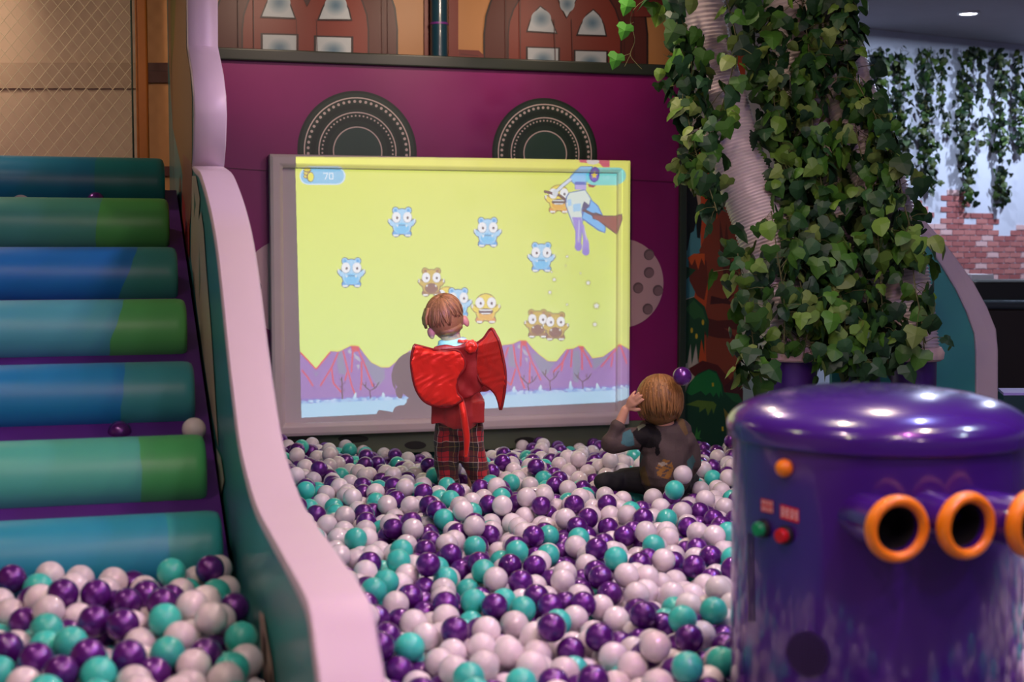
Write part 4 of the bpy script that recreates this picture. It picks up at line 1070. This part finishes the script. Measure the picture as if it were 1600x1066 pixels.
# wings
def metal_red(name, c):
    m, nt, b = new_mat(name); N = nt.nodes; L = nt.links
    tc = N.new('ShaderNodeTexCoord'); no = N.new('ShaderNodeTexNoise'); no.inputs['Scale'].default_value = 9; no.inputs['Detail'].default_value = 8; no.inputs['Distortion'].default_value = 1.2; L.new(tc.outputs['Object'], no.inputs[0])
    b.inputs['Base Color'].default_value = lin(c) + (1,); b.inputs['Metallic'].default_value = .25; b.inputs['Roughness'].default_value = .36; b.inputs['Sheen Weight'].default_value = .3
    bp = N.new('ShaderNodeBump'); bp.inputs['Strength'].default_value = .5; bp.inputs['Distance'].default_value = .02; L.new(no.outputs[0], bp.inputs['Height']); L.new(bp.outputs[0], b.inputs['Normal']); return m
WM = metal_red('red_lame', (252, 40, 24)); WP = mat('red_piping', (150, 20, 26), .5)
Z7 = lambda l, dd: [C1(600 + x/3.136, 440 + y/3.136, d_) for (x, y), d_ in zip(l, dd)]
wl = [(148,312),(190,322),(235,334),(290,344),(345,338),(372,350),(398,395),(392,430),(360,470),(352,510),(360,550),(385,578),(350,600),(300,616),(240,607),(195,585),(165,545),(148,500),(138,450),(133,400),(138,350)]
ddl = [-.13 - .09*max(0, (300-x)/170) for x, y in wl]
def wing(name, pts, dd):
    P3 = Z7(pts, dd)
    o = blob(name, [('p', P3, Fw*.022)], .0045, WM, body1, 8, lambda co: .0018*np.sin(co[:, 2]*38 + 3*np.sin(co[:, 0]*34)) + .0010*np.sin(co[:, 2]*90 - co[:, 0]*110 + 3*np.sin(co[:, 2]*60)))
    sp_ = spline(P3 + [P3[0]], len(P3)*4)
    mb = MB(); mb.tube([p + Fw*.008 for p in sp_], .0065, 8, caps=False); pp = link('piping', mb.mesh('piping'), WP, None, True); pp.parent = o
    return o
wing('left_wing', wl, ddl).name = 'wing'
wr_ = [(458,302),(490,278),(525,232),(548,262),(566,300),(582,370),(594,440),(594,510),(584,580),(572,628),(562,590),(545,550),(515,520),(480,498),(462,470),(452,420),(456,360)]
ddr = [-.10 - .12*max(0, (x-450)/150) for x, y in wr_]
wing('right_wing', wr_, ddr)
# cape piece between the wings and rosette knots
cp = [(240,318),(300,312),(345,318),(395,300),(450,295),(470,320),(462,400),(470,470),(490,505),(470,540),(430,565),(385,580),(355,560),(340,510),(350,430),(345,350),(290,345),(245,335)]
blob('back_panel', [('p', Z7(cp, [-.105]*len(cp)), Fw*.03)], .005, mat('red_back_panel', (168, 32, 38), .5, metal=.2, bump=.3, bscale=25), body1, 8, lambda co: folds(co, .004, 50, 60, 1))
pr = []
for k in range(7):
    a = k*2*PI/7; c = C1(736, 542, -.115) + R_*.016*math.cos(a) + Vector((0, 0, .016*math.sin(a))); pr.append(('s', c, (.014, .012, .014)))
for k in range(5): c = C1(738 - k*5, 533 + 1.0*(k % 2), -.06); pr.append(('s', c, (.010, .010, .008)))
blob('ribbon_knot', pr, .004, WM, body1, 2)
tl = [C1(720, 624, -.10), C1(723, 640, -.125), C1(726, 660, -.13), C1(729, 680, -.125), C1(729, 698, -.12), C1(728, 712, -.115)]
mb = MB(); sp_ = spline(tl, 20); mb.tube(sp_, [.010 + .006*math.sin(PI*min(1, .15+k/19*.9)) for k in range(20)], 12); mb.sphere(tl[-1], .011, seg=12)
mb.build('tail', WM, body1, True)

# child 2: sitting, hand to the head
D2 = 6.12
def C2(px, py, dd=0.0): return PD(px, py, D2 + dd)
h2 = C2(1030, 628); rot2 = Matrix.Rotation(-PHI, 3, 'Z') @ Matrix.Rotation(math.radians(-10), 3, 'Y') @ Matrix.Rotation(math.radians(-14), 3, 'X') @ Matrix.Rotation(math.radians(22), 3, 'Z')
def loc2(v): return h2 + rot2 @ Vector(v)
ch2, pv2 = C2(1040, 695, .03), C2(1038, 748, .05)
pr = [('s', h2, (.080, .092, .098), rot2), ('s', loc2((0, .035, -.05)), (.058, .056, .055), rot2), ('s', loc2((0, .092, -.022)), (.011, .014, .014)), ('s', loc2((-.084, .0, -.03)), (.012, .018, .024)), ('s', loc2((.084, .0, -.03)), (.012, .018, .024)),
      ('s', loc2((0, .088, -.055)), (.018, .008, .005), rot2), ('c', loc2((0, -.01, -.06)), .042, C2(1040, 672, .02), .044),
      ('s', ch2, (.10, .075, .10)), ('c', ch2, .08, pv2, .085), ('s', pv2, (.105, .085, .06)), ('c', C2(1012, 672, .02), .035, C2(1068, 674, .02), .035)]
shl2, elb, wri = C2(1006, 680, .0), C2(955, 694, -.02), C2(977, 640, -.03)
pr += [('c', shl2, .036, elb, .029), ('c', elb, .028, wri, .0185)]
hand(pr, C2(979, 637, -.03), (C2(1001, 615, -.085) - C2(979, 637, -.03)), Fw*.9 + R_*.3, 1.22, .12, 1, fingers=[.16, .12, .16, .7])
shr2 = C2(1072, 684, .02); er2 = C2(1082, 728, .06); wr2 = C2(1070, 748, .16)
pr += [('c', shr2, .036, er2, .028), ('c', er2, .027, wr2, .02)]; hand(pr, wr2, Fw - Vector((0, 0, .4)), Vector((0, 0, -1)), 1.0, .4, 1)
knl, anl = C2(965, 756, .22), C2(938, 755, .10)
for (a, b_, c_) in ((C2(1020, 752, .06), C2(975, 752, .16), C2(940, 755, .04)), (C2(1058, 752, .08), C2(1075, 752, .26), C2(1050, 756, .34))):
    pr += [('c', a, .058, b_, .045), ('c', b_, .042, c_, .030), ('c', c_, .026, c_ + Vector((0, 0, -.06)) + R_*.02, .022)]
body2 = blob('person', pr, .0045, SKIN, None, 3)
tag(body2, 'seated child with blond bob and dark printed top, hand raised to head', 'person')
for sx in (-1, 1):
    mb = MB(); mb.sphere(loc2((.030*sx, .082, 0)), .010, seg=12); mb.build('eye', mat('eye_white', (235, 230, 228), .2), body2, True)
H2 = hair_mat('blond_hair', (142, 100, 58))
mb = MB(); hcn = loc2((0, -.004, -.002)); hr = (.101, .104, .122)
mb.sphere(hcn + Vector((0, 0, .004)), (.092, .098, .108), (.8, .8, .8), 28, rot2)
cr2 = rot2 @ Vector((.12, -.1, .98))
def hl(mb, n, ln, r0, jit): hairlocks(mb, hcn, hr, cr2, n, ln, r0, rh, jit, lift=.985)
hl(mb, 110, 2.12, .0068, .10); hl(mb, 110, 2.0, .006, .2); hl(mb, 70, 2.2, .005, .3)
mb.build('hair', H2, body2, True)
# top with prints
Z8 = lambda l: [(900 + x/4.1, 540 + y/4.1) for x, y in l]
prints = [(Z8([(360,560),(400,520),(450,500),(500,505),(545,560),(550,600),(530,640),(540,690),(520,710),(505,690),(510,650),(470,660),(430,650),(410,700),(400,690),(420,640),(385,610)]), (22, 20, 22)),
          (Z8([(300,560),(350,535),(370,590),(375,640),(340,650),(290,630)]), (72, 116, 122)), (Z8([(380,700),(430,700),(410,760),(375,790)]), (56, 96, 96)), (Z8([(710,740),(750,700),(765,740),(740,800),(715,790)]), (62, 98, 98)),
          (Z8([(510,780),(560,730),(610,740),(625,790),(600,860),(560,850),(520,830)]), (150, 108, 54)), (Z8([(400,790),(440,770),(480,900),(450,905),(420,860)]), (92, 76, 48)), (Z8([(640,470),(680,450),(720,560),(700,580),(670,530)]), (110, 88, 60)),
          (Z8([(520,755),(560,745),(590,760),(550,775)]), (168, 158, 140)), (Z8([(390,520),(430,502),(450,510),(400,545)]), (120, 128, 110))]
def inpoly(X, Y, P):
    ins = np.zeros(X.shape, bool); n = len(P)
    for i in range(n):
        (xa, ya), (xb, yb) = P[i], P[(i+1) % n]
        if ya == yb: continue
        ins ^= ((ya > Y) != (yb > Y)) & (X < (xb - xa)*(Y - ya)/(yb - ya) + xa)
    return ins
def shirtcol(co):
    c = np.tile(np.array(lin((84, 72, 70))), (len(co), 1)); q_ = (co - np.array(CAM)) @ np.array(RC); X = 800 + F*q_[:, 0]/-q_[:, 2]; Y = 533 - F*q_[:, 1]/-q_[:, 2]
    front = ((co - np.array(CAM)) @ np.array(FWD)) < D2 + .04
    w = np.sin(co[:, 0]*160 + 3*np.sin(co[:, 2]*120))*np.sin(co[:, 2]*170)
    for P, cc_ in prints:
        msk_ = inpoly(X, Y, P) & front
        if cc_ == (150, 108, 54): msk_ &= w > -.25
        c[msk_] = np.array(lin(cc_))
    return c
pr = [('s', C2(1040, 692, .03), (.122, .10, .11)), ('c', C2(1040, 700, .03), .108, C2(1040, 738, .04), .118), ('c', C2(1012, 674, .02), .050, C2(1064, 672, .02), .048),
      ('c', C2(1008, 682, 0), .054, C2(957, 691, -.02), .046), ('c', C2(955, 694, -.02), .042, C2(965, 668, -.025), .033), ('c', C2(1072, 690, .02), .048, C2(1082, 722, .05), .040), ('c', C2(1082, 722, .05), .038, C2(1072, 744, .14), .030)]
blob('printed_top', pr, .004, attr_mat('print_cloth', .75, bump=.2, bscale=70, sheen=.0, spec=.2), body2, 4, lambda co: folds(co, .0045, 45, 35, 3), shirtcol)
pr = [('c', C2(1035, 752, .06), .075, C2(1020, 752, .06), .065)]
for (a, b_, c_) in ((C2(1020, 752, .06), C2(975, 750, .12), C2(941, 754, .02)), (C2(1058, 752, .08), C2(1075, 752, .26), C2(1050, 756, .34))):
    pr += [('c', a, .066, b_, .052), ('c', b_, .050, c_, .038)]
blob('black_trousers', pr, .005, mat('black_cloth', (24, 24, 26), .85, bump=.2), body2, 4, lambda co: folds(co, .003, 55, 40, 2))

# ================================================================== purple ball machine
can = empty('ball_blower', (CANC.x, CANC.y, 0), 'shiny purple drum machine with domed lid and orange ringed pipes', 'machine')
PB = mat('purple_gloss', (60, 22, 122), 0.22, coat=.8, var=.05, bump=.04, bscale=5)
zl = PD(CANX, 708, CAND - CR).z                 # lower edge of the lid
zt = PD(CANX, 596, CAND).z
mb = MB(); mb.lathe([(CR - .03, BASE + .001), (CR - .03, BASE + .02), (CR, BASE + .03), (CR, zl - .01), (CR - .01, zl)], (CANC.x, CANC.y, 0), seg=96); auto_smooth(mb.build('body', PB, can), 35)
RL = CR + .012
ztop = zt - .012
lp = [(RL - .012, zl - .012), (RL, zl - .006), (RL + .002, zl + .02)]
hl_ = ztop - (zl + .02)
for k in range(1, 17):
    t = k/16; a = t*PI/2; lp.append(((RL + .002)*math.cos(a)**.75 if k < 16 else 0.0, zl + .02 + hl_*(math.sin(a)**1.05)))
mb = MB(); mb.lathe(lp, (CANC.x, CANC.y, 0), seg=96); auto_smooth(mb.build('lid', PB, can), 50)
OR = mat('orange_plastic', (240, 140, 14), 0.35, coat=.3)
def on_can(px, py, out=0.0):                    # point on the drum's skin
    d_ = ray(px, py); ox, oy = -CANC.x, -CANC.y; R2 = (CR + out)**2
    a = d_.x**2 + d_.y**2; b_ = 2*(ox*d_.x + oy*d_.y); c_ = ox*ox + oy*oy - R2; D_ = b_*b_ - 4*a*c_
    t = (-b_ - math.sqrt(max(D_, 0)))/(2*a); p = CAM + d_*t; n_ = Vector((p.x - CANC.x, p.y - CANC.y, 0)).normalized(); return p, n_
tubes = [(1403, 827, 14, .115), (1512, 822, 24, .13), (1612, 819, 38, .16)]
for k, (px, py, az, ln) in enumerate(tubes):
    ax = (-FWD*math.cos(math.radians(az)) + RGT*math.sin(math.radians(az)) + Vector((0, 0, -.02))).normalized()
    ctr = PD(px, py, (CAND - CR*math.cos(math.radians(az)) - ln)); q0 = ctr - ax*(ln + .09)
    mb = MB(); mb.lathe([(.056, 0), (.056, ln + .09), (.048, ln + .09), (.048, .02), (0, .02)], q0, ax, 40); tb = mb.build('outlet_pipe', PB, can); auto_smooth(tb, 40)
    mb = MB(); prf = [(.0605 + .0125*math.cos(a), ln + .085 + .018*math.sin(a)) for a in [j*2*PI/16 for j in range(17)]]; mb.lathe(prf, q0, ax, 48, cap=False)
    rg = link('pipe_ring', mb.mesh('pipe_ring', True), OR, None, True); rg.data.transform(Matrix.Translation(-can.location)); rg.parent = tb; rg['label'] = 'orange ring round the pipe mouth'
    mb = MB(); mb.lathe([(.0, ln + .0), (.0475, ln + .0), (.0475, ln + .075), (.0465, ln + .075), (.0465, ln + .004), (0, ln + .004)], q0, ax, 32); dk = link('pipe_shade_lining', mb.mesh('pipe_shade_lining'), mat('black_hole', (8, 8, 10), .9), None); dk.data.transform(Matrix.Translation(-can.location)); dk.parent = tb  # black lining puts the shade inside the pipe mouth into colour
for px, py in ((1228, 731), (1603, 717)):
    if px < 1500: p, n_ = on_can(px, py)
    else: n_ = (RGT*.97 - FWD*.1).normalized(); p = Vector((CANC.x, CANC.y, 0)) + n_*CR; p.z = PD(1600, 717, CAND).z
    mb = MB(); mb.sphere(p + n_*.006, .021, seg=24); mb.build('round_knob', OR, can, True)['label'] = 'small orange ball knob under the lid'
def button(px, py, c, nm):
    p, n_ = on_can(px, py)
    mb = MB(); mb.lathe([(0.0, 0), (.021, 0), (.0215, .010), (.018, .014), (0, .014)], p - n_*.001, n_, 24); bt = mb.build('push_button', mat('black_plastic', (14, 14, 16), .6), can, True); auto_smooth(bt, 40); bt['label'] = nm
    mb = MB(); mb.lathe([(.0, .012), (.0165, .012), (.0165, .024), (.014, .027), (0, .028)], p, n_, 24); cp_ = link('button_cap', mb.mesh('button_cap'), mat('cap_' + nm.split()[0], c, .35), None, False); cp_.data.transform(Matrix.Translation(-can.location)); auto_smooth(cp_, 40); cp_.parent = bt
button(1195, 826, (0, 150, 84), 'green push button in black collar'); button(1229, 836, (190, 16, 24), 'red push button in black collar')
for (x0, y0_, x1, y1_, dx, rows) in ((1189, 779, 1208, 799, 4, 2), (1219, 788, 1248, 810, 8, 1)):
    mb = MB(); N_ = 6
    def cpn(x, y, out): p, n_ = on_can(x, y, out); return p
    for k in range(N_):
        xa, xb = x0 + (x1-x0)*k/N_, x0 + (x1-x0)*(k+1)/N_; ya, yb_ = y0_ + dx*k/N_, y0_ + dx*(k+1)/N_
        mb.add([cpn(xa, ya, .002), cpn(xb, yb_, .002), cpn(xb, yb_ + (y1_-y0_), .002), cpn(xa, ya + (y1_-y0_), .002)], [(0,1,2,3)], lin((206, 28, 44)))
    ng = 4
    for r_ in range(rows):
        for g in range(ng):
            xx = x0 + (x1-x0)*(g + .22)/ng; wd = (x1-x0)/ng*.6; hh = (y1_-y0_)/rows*.62; yy = y0_ + dx*(g+.3)/ng + (y1_-y0_)*(r_ + .2)/rows
            for seg_ in ((0, 0, 1, .16), (0, .42, 1, .56), (0, .84, 1, 1), (.42, 0, .6, 1), (0, 0, .16, .5) if g % 2 else (.84, .5, 1, 1)):
                mb.add([cpn(xx + wd*a_, yy + hh*b_, .003) for a_, b_ in ((seg_[0], seg_[1]), (seg_[2], seg_[1]), (seg_[2], seg_[3]), (seg_[0], seg_[3]))], [(0,1,2,3)], lin((240, 225, 220)))
    o = mb.build('button_sign', attr_mat('sign_print', .5), can); o['label'] = 'small red sign with white characters above the button'
# round loudspeaker grille with holes, service door seam
p, n_ = on_can(1262, 1022)
mb = MB(); up_ = Vector((0, 0, 1)); sd = up_.cross(n_)
mb.lathe([(0, 0), (.052, 0), (.052, .004), (0, .005)], p - n_*.002, n_, 40)
gr = mb.build('speaker_grille', mat('grille_plastic', (46, 20, 84), .35), can)
mb = MB()
for i in range(-7, 8):
    for j in range(-7, 8):
        if math.hypot(i, j) < 7.2: mb.lathe([(0, .0052), (.0016, .0052), (.0016, .006), (0, .006)], p + sd*i*.0068 + up_*j*.0068, n_, 6)
gh = link('grille_holes', mb.mesh('gh'), mat('black_hole', (8, 8, 10), .9), None); gh.data.transform(Matrix.Translation(-can.location)); gh.parent = gr
mb = MB()
for seg_ in (((1170, 832), (1172, 972)), ((1176, 835), (1178, 972))):
    mb.tube([on_can(*seg_[0])[0], on_can(*seg_[1])[0]], .003, 6)
mb.build('door_seam', mat('dark_purple_line', (24, 12, 44), .5), can)

# ================================================================== white hoses and ivy
HM = mat('hose_white', (200, 186, 186), 0.35, coat=.2, var=.05)
def hose(pts, rad, label, pipe=None):
    P3 = [PD(x, y, D) for x, y, D in pts]; L_ = sum((b_ - a).length for a, b_ in zip(P3[:-1], P3[1:])); n = int(L_/.0045)
    sp_ = spline(P3, n); 
    t = empty('air_hose', P3[-1], label, 'hose')
    mb = MB(); mb.tube(sp_, [rad + .0035*(1 if (k % 4) < 2 else -1) for k in range(n)], 28); mb.build('ribbed_hose', HM, t, True)
    e = P3[-1]
    mb = MB(); mb.lathe([(rad*.86, .24), (rad*.86, e.z + .01)], (e.x, e.y, 0), seg=32); auto_smooth(mb.build('pipe_base', mat('purple_pipe', (58, 26, 104), .4), t))
    mb = MB(); mb.lathe([(rad*1.0, e.z - .01), (rad*1.12, e.z + .0), (rad*1.15, e.z + .03), (rad*1.03, e.z + .055)], (e.x, e.y, 0), seg=32); auto_smooth(mb.build('sleeve', mat('sleeve_cloth', (222, 190, 180), .7, bump=.5, bscale=20), t))
    return sp_
hA = hose([(1078, -96, 6.95), (1098, 60, 6.95), (1122, 150, 6.9), (1152, 250, 6.85), (1185, 340, 6.8), (1215, 440, 6.75), (1238, 560, 6.7)], .128, 'ribbed white hose nearest the magenta backdrop, draped in ivy')
hB = hose([(1215, -96, 7.15), (1245, 80, 7.15), (1275, 200, 7.1), (1305, 320, 7.1), (1335, 430, 7.1), (1345, 560, 7.1)], .113, 'middle ribbed white hose nearly hidden by ivy')
hC = hose([(1280, -96, 6.95), (1310, 80, 6.95), (1345, 200, 6.9), (1385, 320, 6.85), (1412, 440, 6.8), (1428, 560, 6.75)], .122, 'ribbed white hose nearest the far teal panel, draped in ivy')

rv = random.Random(21)
LEAF = [(0, 0), (.26, -.12), (.50, -.04), (.60, .26), (.40, .40), (.34, .66), (0, 1.08), (-.34, .66), (-.40, .40), (-.60, .26), (-.50, -.04), (-.26, -.12)]
LEAF2 = [(0, 0), (.30, .02), (.46, .30), (.38, .60), (.16, .88), (0, 1.0), (-.16, .88), (-.38, .60), (-.46, .30), (-.30, .02)]
def leaf(mb, p, down, nrm, s, col, kind=0):
    down = down.normalized(); side = down.cross(nrm).normalized(); nrm = side.cross(down)
    L_ = LEAF if kind == 0 else LEAF2
    vs = [p] + [p + side*x*s + down*y*s - nrm*abs(x)*s*.16 - nrm*y*y*s*.22 for x, y in L_[1:]] 
    ctr = p + down*.45*s + nrm*.02*s
    vs.append(ctr); n = len(vs) - 1
    mb.add(vs, [(i, (i+1) % n, n) for i in range(n)], col)
GREENS = [(48, 88, 28), (60, 104, 30), (32, 68, 30), (84, 118, 38), (24, 54, 32), (100, 122, 56), (40, 78, 44), (30, 62, 30)]
def garland(path, n, spread, s, label, group, thick=.0022, bright=1.0, cat='ivy garland'):
    sp_ = spline(path, max(12, len(path)*6)); root = empty('ivy_garland', sp_[0], label, cat, group)
    mb = MB(); mb.tube(sp_, thick, 5)
    fol = MB()
    for k in range(n):
        t = rv.random()*(len(sp_) - 1.001); i = int(t); p0 = sp_[i].lerp(sp_[i+1], t - i)
        o_ = Vector((rv.gauss(0, 1), rv.gauss(0, 1), rv.gauss(0, .6))); o_ = o_.normalized()*spread*rv.random()**.6
        p = p0 + o_
        nrm = (Vector((o_.x, o_.y, .25*spread)).normalized() + Vector((rv.gauss(0, .5), rv.gauss(0, .5), rv.gauss(0, .4))) - FWD*.45).normalized()
        down = Vector((rv.gauss(0, .75), rv.gauss(0, .6), -1))
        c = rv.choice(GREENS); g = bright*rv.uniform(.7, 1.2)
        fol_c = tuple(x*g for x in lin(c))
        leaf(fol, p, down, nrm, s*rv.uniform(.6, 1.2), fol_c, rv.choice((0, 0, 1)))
        if k % 2 == 0: mb.tube([p0, p0.lerp(p, .5) + Vector((0, 0, .01)), p], thick*.5, 4, caps=False)
    mb.build('stem', mat('ivy_stem', (84, 84, 44), .7), root)
    fol.build('foliage', IVY, root)
    return root
IVY = attr_mat('ivy_leaves', .5, 0, .0, 0, spec=.35)
paths = [
 ([(1052, -20, 6.60), (1060, 60, 6.60), (1070, 150, 6.60), (1085, 230, 6.57), (1108, 290, 6.52)], 100, 'leftmost ivy garland, hanging beside the magenta backdrop'),
 ([(1000, -40, 6.60), (1055, 10, 6.60), (1080, 90, 6.63), (1075, 170, 6.60)], 50, 'ivy garland at the top edge left of the white hoses'),
 ([(1130, -20, 6.60), (1150, 70, 6.57), (1130, 160, 6.60), (1100, 250, 6.52), (1120, 330, 6.48)], 55, 'ivy garland crossing the upper part of the left hose'),
 ([(1180, -20, 6.83), (1200, 90, 6.78), (1215, 200, 6.75), (1230, 300, 6.75), (1235, 380, 6.72)], 190, 'dense ivy garland just right of the left hose, upper half'),
 ([(1250, -20, 6.75), (1265, 90, 6.75), (1270, 200, 6.72), (1285, 300, 6.68), (1290, 400, 6.68)], 210, 'dense ivy garland in front of the middle hose, upper half'),
 ([(1310, -20, 6.75), (1320, 60, 6.75), (1330, 150, 6.75), (1345, 240, 6.68), (1370, 330, 6.60)], 190, 'ivy garland reaching the top edge above the right hose'),
 ([(1335, 120, 6.68), (1370, 190, 6.60), (1400, 260, 6.60), (1418, 340, 6.52), (1440, 400, 6.52)], 110, 'rightmost upper ivy garland beside the far white wall'),
 ([(1240, 380, 6.60), (1250, 440, 6.57), (1262, 500, 6.52), (1255, 560, 6.52)], 105, 'lower ivy garland right of the left hose foot'),
 ([(1150, 380, 6.52), (1160, 440, 6.45), (1172, 500, 6.45), (1180, 560, 6.45), (1190, 598, 6.45)], 72, 'lowest left ivy garland, hanging in front of the hose foot'),
 ([(1205, 330, 6.52), (1215, 400, 6.48), (1225, 470, 6.48), (1225, 545, 6.48)], 50, 'ivy garland over the lower part of the left hose'),
 ([(1300, 380, 6.60), (1310, 440, 6.57), (1320, 510, 6.52), (1330, 575, 6.52)], 190, 'lower ivy garland in front of the middle hose foot'),
 ([(1370, 340, 6.60), (1375, 420, 6.57), (1380, 500, 6.52), (1388, 570, 6.52)], 110, 'lower ivy garland left of the right hose foot'),
 ([(1425, 400, 6.52), (1430, 450, 6.48), (1440, 500, 6.45), (1445, 560, 6.45)], 34, 'lower ivy garland over the foot of the right hose'),
 ([(1215, 120, 7.06), (1240, 260, 7.06), (1265, 400, 7.06), (1285, 560, 7.06)], 230, 'dark inner ivy garland behind, between left and middle hoses'),
 ([(1300, 100, 7.21), (1330, 250, 7.06), (1350, 400, 6.98), (1365, 560, 6.91)], 230, 'dark inner ivy garland behind, between middle and right hoses'),
]
for pts, n, lab in paths:
    garland([PD(x, y, D) for x, y, D in pts], n, .135, .083, lab, 'ivy garlands on the white hoses', .003)
# loose tendril with three leaves in front of the castle window
root = empty('ivy_tendril', PD(1040, -20, 6.60), 'thin loose ivy tendril with three bright leaves before the castle window', 'ivy tendril')
mb = MB(); tp = [PD(x, y, 6.60) for x, y in ((1045, -20), (1000, 5), (985, 30), (992, 62), (985, 85), (995, 100), (1003, 108))]; mb.tube(spline(tp, 30), .0015, 5)
mb.tube([PD(990, 20, 6.60), PD(978, 2, 6.60)], .0012, 4); mb.tube([PD(990, 35, 6.60), PD(976, 42, 6.60)], .0012, 4); mb.tube([PD(985, 84, 6.60), PD(966, 90, 6.60)], .0012, 4); mb.tube([PD(985, 86, 6.60), PD(976, 104, 6.60)], .0012, 4)
mb.build('stem', mat('ivy_stem', (84, 84, 44), .7), root)
fol = MB()
for x, y in ((978, 0), (975, 38), (961, 84)): leaf(fol, PD(x + 4, y, 6.57), Vector((-.3, 0, -1)), -FWD + Vector((.2, 0, .3)), .07, lin((58, 124, 34)))
fol.build('foliage', IVY, root)
# small garlands on the far wall
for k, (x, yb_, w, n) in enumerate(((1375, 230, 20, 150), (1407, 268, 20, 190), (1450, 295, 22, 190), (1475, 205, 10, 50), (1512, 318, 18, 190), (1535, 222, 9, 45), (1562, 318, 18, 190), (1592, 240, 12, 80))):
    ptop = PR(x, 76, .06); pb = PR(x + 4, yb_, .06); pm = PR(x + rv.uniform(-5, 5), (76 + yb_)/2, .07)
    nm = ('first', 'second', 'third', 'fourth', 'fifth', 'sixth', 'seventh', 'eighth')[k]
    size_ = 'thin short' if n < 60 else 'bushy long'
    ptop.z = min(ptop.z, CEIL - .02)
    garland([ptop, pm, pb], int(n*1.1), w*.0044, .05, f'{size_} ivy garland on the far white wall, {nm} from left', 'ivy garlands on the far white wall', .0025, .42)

# ================================================================== far right: teal panel with white edge, booth seat, box
DP = 7.5
outer = [(1300, 235), (1360, 262), (1410, 305), (1443, 341), (1471, 373), (1493, 401), (1521, 440), (1543, 480), (1557, 515), (1560, 547), (1560, 860)]
inner = [(1300, 262), (1360, 292), (1410, 335), (1443, 373), (1471, 415), (1493, 451), (1510, 487), (1523, 522), (1525, 551), (1525, 860)]
t = empty('far_side_panel', PD(1450, 860, DP), 'far teal side panel with curved white edge behind the ivy', 'side panel')
mb = MB(); mb.prism([PD(x, y, DP) for x, y in inner] + [PD(1300, 860, DP)], FWD*.06); mb.build('board', mat('teal_board', (60, 152, 152), 0.4), t)
mb = MB(); mb.prism([PD(x, y, DP - .03) for x, y in outer] + [PD(x, y, DP - .02) for x, y in reversed(inner)], FWD*.12); mb.build('padded_edge', mat('edge_white', (206, 190, 204), 0.42), t, bevel=.01)
DB = 8.6
t = empty('booth_seat', PD(1600, 700, DB), 'black padded booth seat back before the faux brick wall', 'seat')
def fbox(mb, x0, y0, x1, y1, D, dep):
    mb.prism([PD(x0, y0, D), PD(x1, y0, D), PD(x1, y1, D), PD(x0, y1, D)], FWD*dep)
mb = MB(); fbox(mb, 1518, 437, 1760, 475, DB + .25, .15); mb.build('rear_back', mat('black_leather', (26, 30, 30), .4, bump=.1), t, bevel=.03)
mb = MB(); fbox(mb, 1500, 470, 1760, 484, DB, .22); mb.build('top_roll', mat('shiny_vinyl', (60, 70, 76), .15, bump=.4, bscale=14), t, bevel=.025)
mb = MB(); fbox(mb, 1500, 483, 1760, 860, DB + .01, .2); mb.build('front_back', mat('brown_leather', (30, 24, 22), .5), t, bevel=.02)
mb = MB(); fbox(mb, 1518, 429, 1553, 439, 9.6, .3); o = mb.build('white_box', mat('white_metal', (220, 220, 225), .3)); tag(o, 'low white block on top behind the black booth seat', 'block')
mb = MB(); a = PD(1568, 618, 6.4); b_ = PD(1800, 600, 6.4)
t = empty('low_table', a, 'low dark table with lavender top right of the drum lid', 'table')
tb_ = RGT*.05 + FWD*.22; mb.prism([a, PD(1800, 618, 6.4), PD(1800, 618, 6.4) + tb_, a + tb_], (0, 0, .012)); mb.build('table_top', mat('lavender_top', (150, 140, 210), .3), t)
mb = MB(); q0 = a + Vector((0, 0, -.001)); mb.prism([q0, PD(1800, 618, 6.4), PD(1800, 618, 6.4) + Vector((0,0,-.6)), q0 + Vector((0, 0, -.6))], tb_); mb.build('table_side', mat('dark_teal', (24, 52, 58), .4), t)

print('balls', len(pile.b), len(heap.b), 'objects', len(bpy.data.objects))
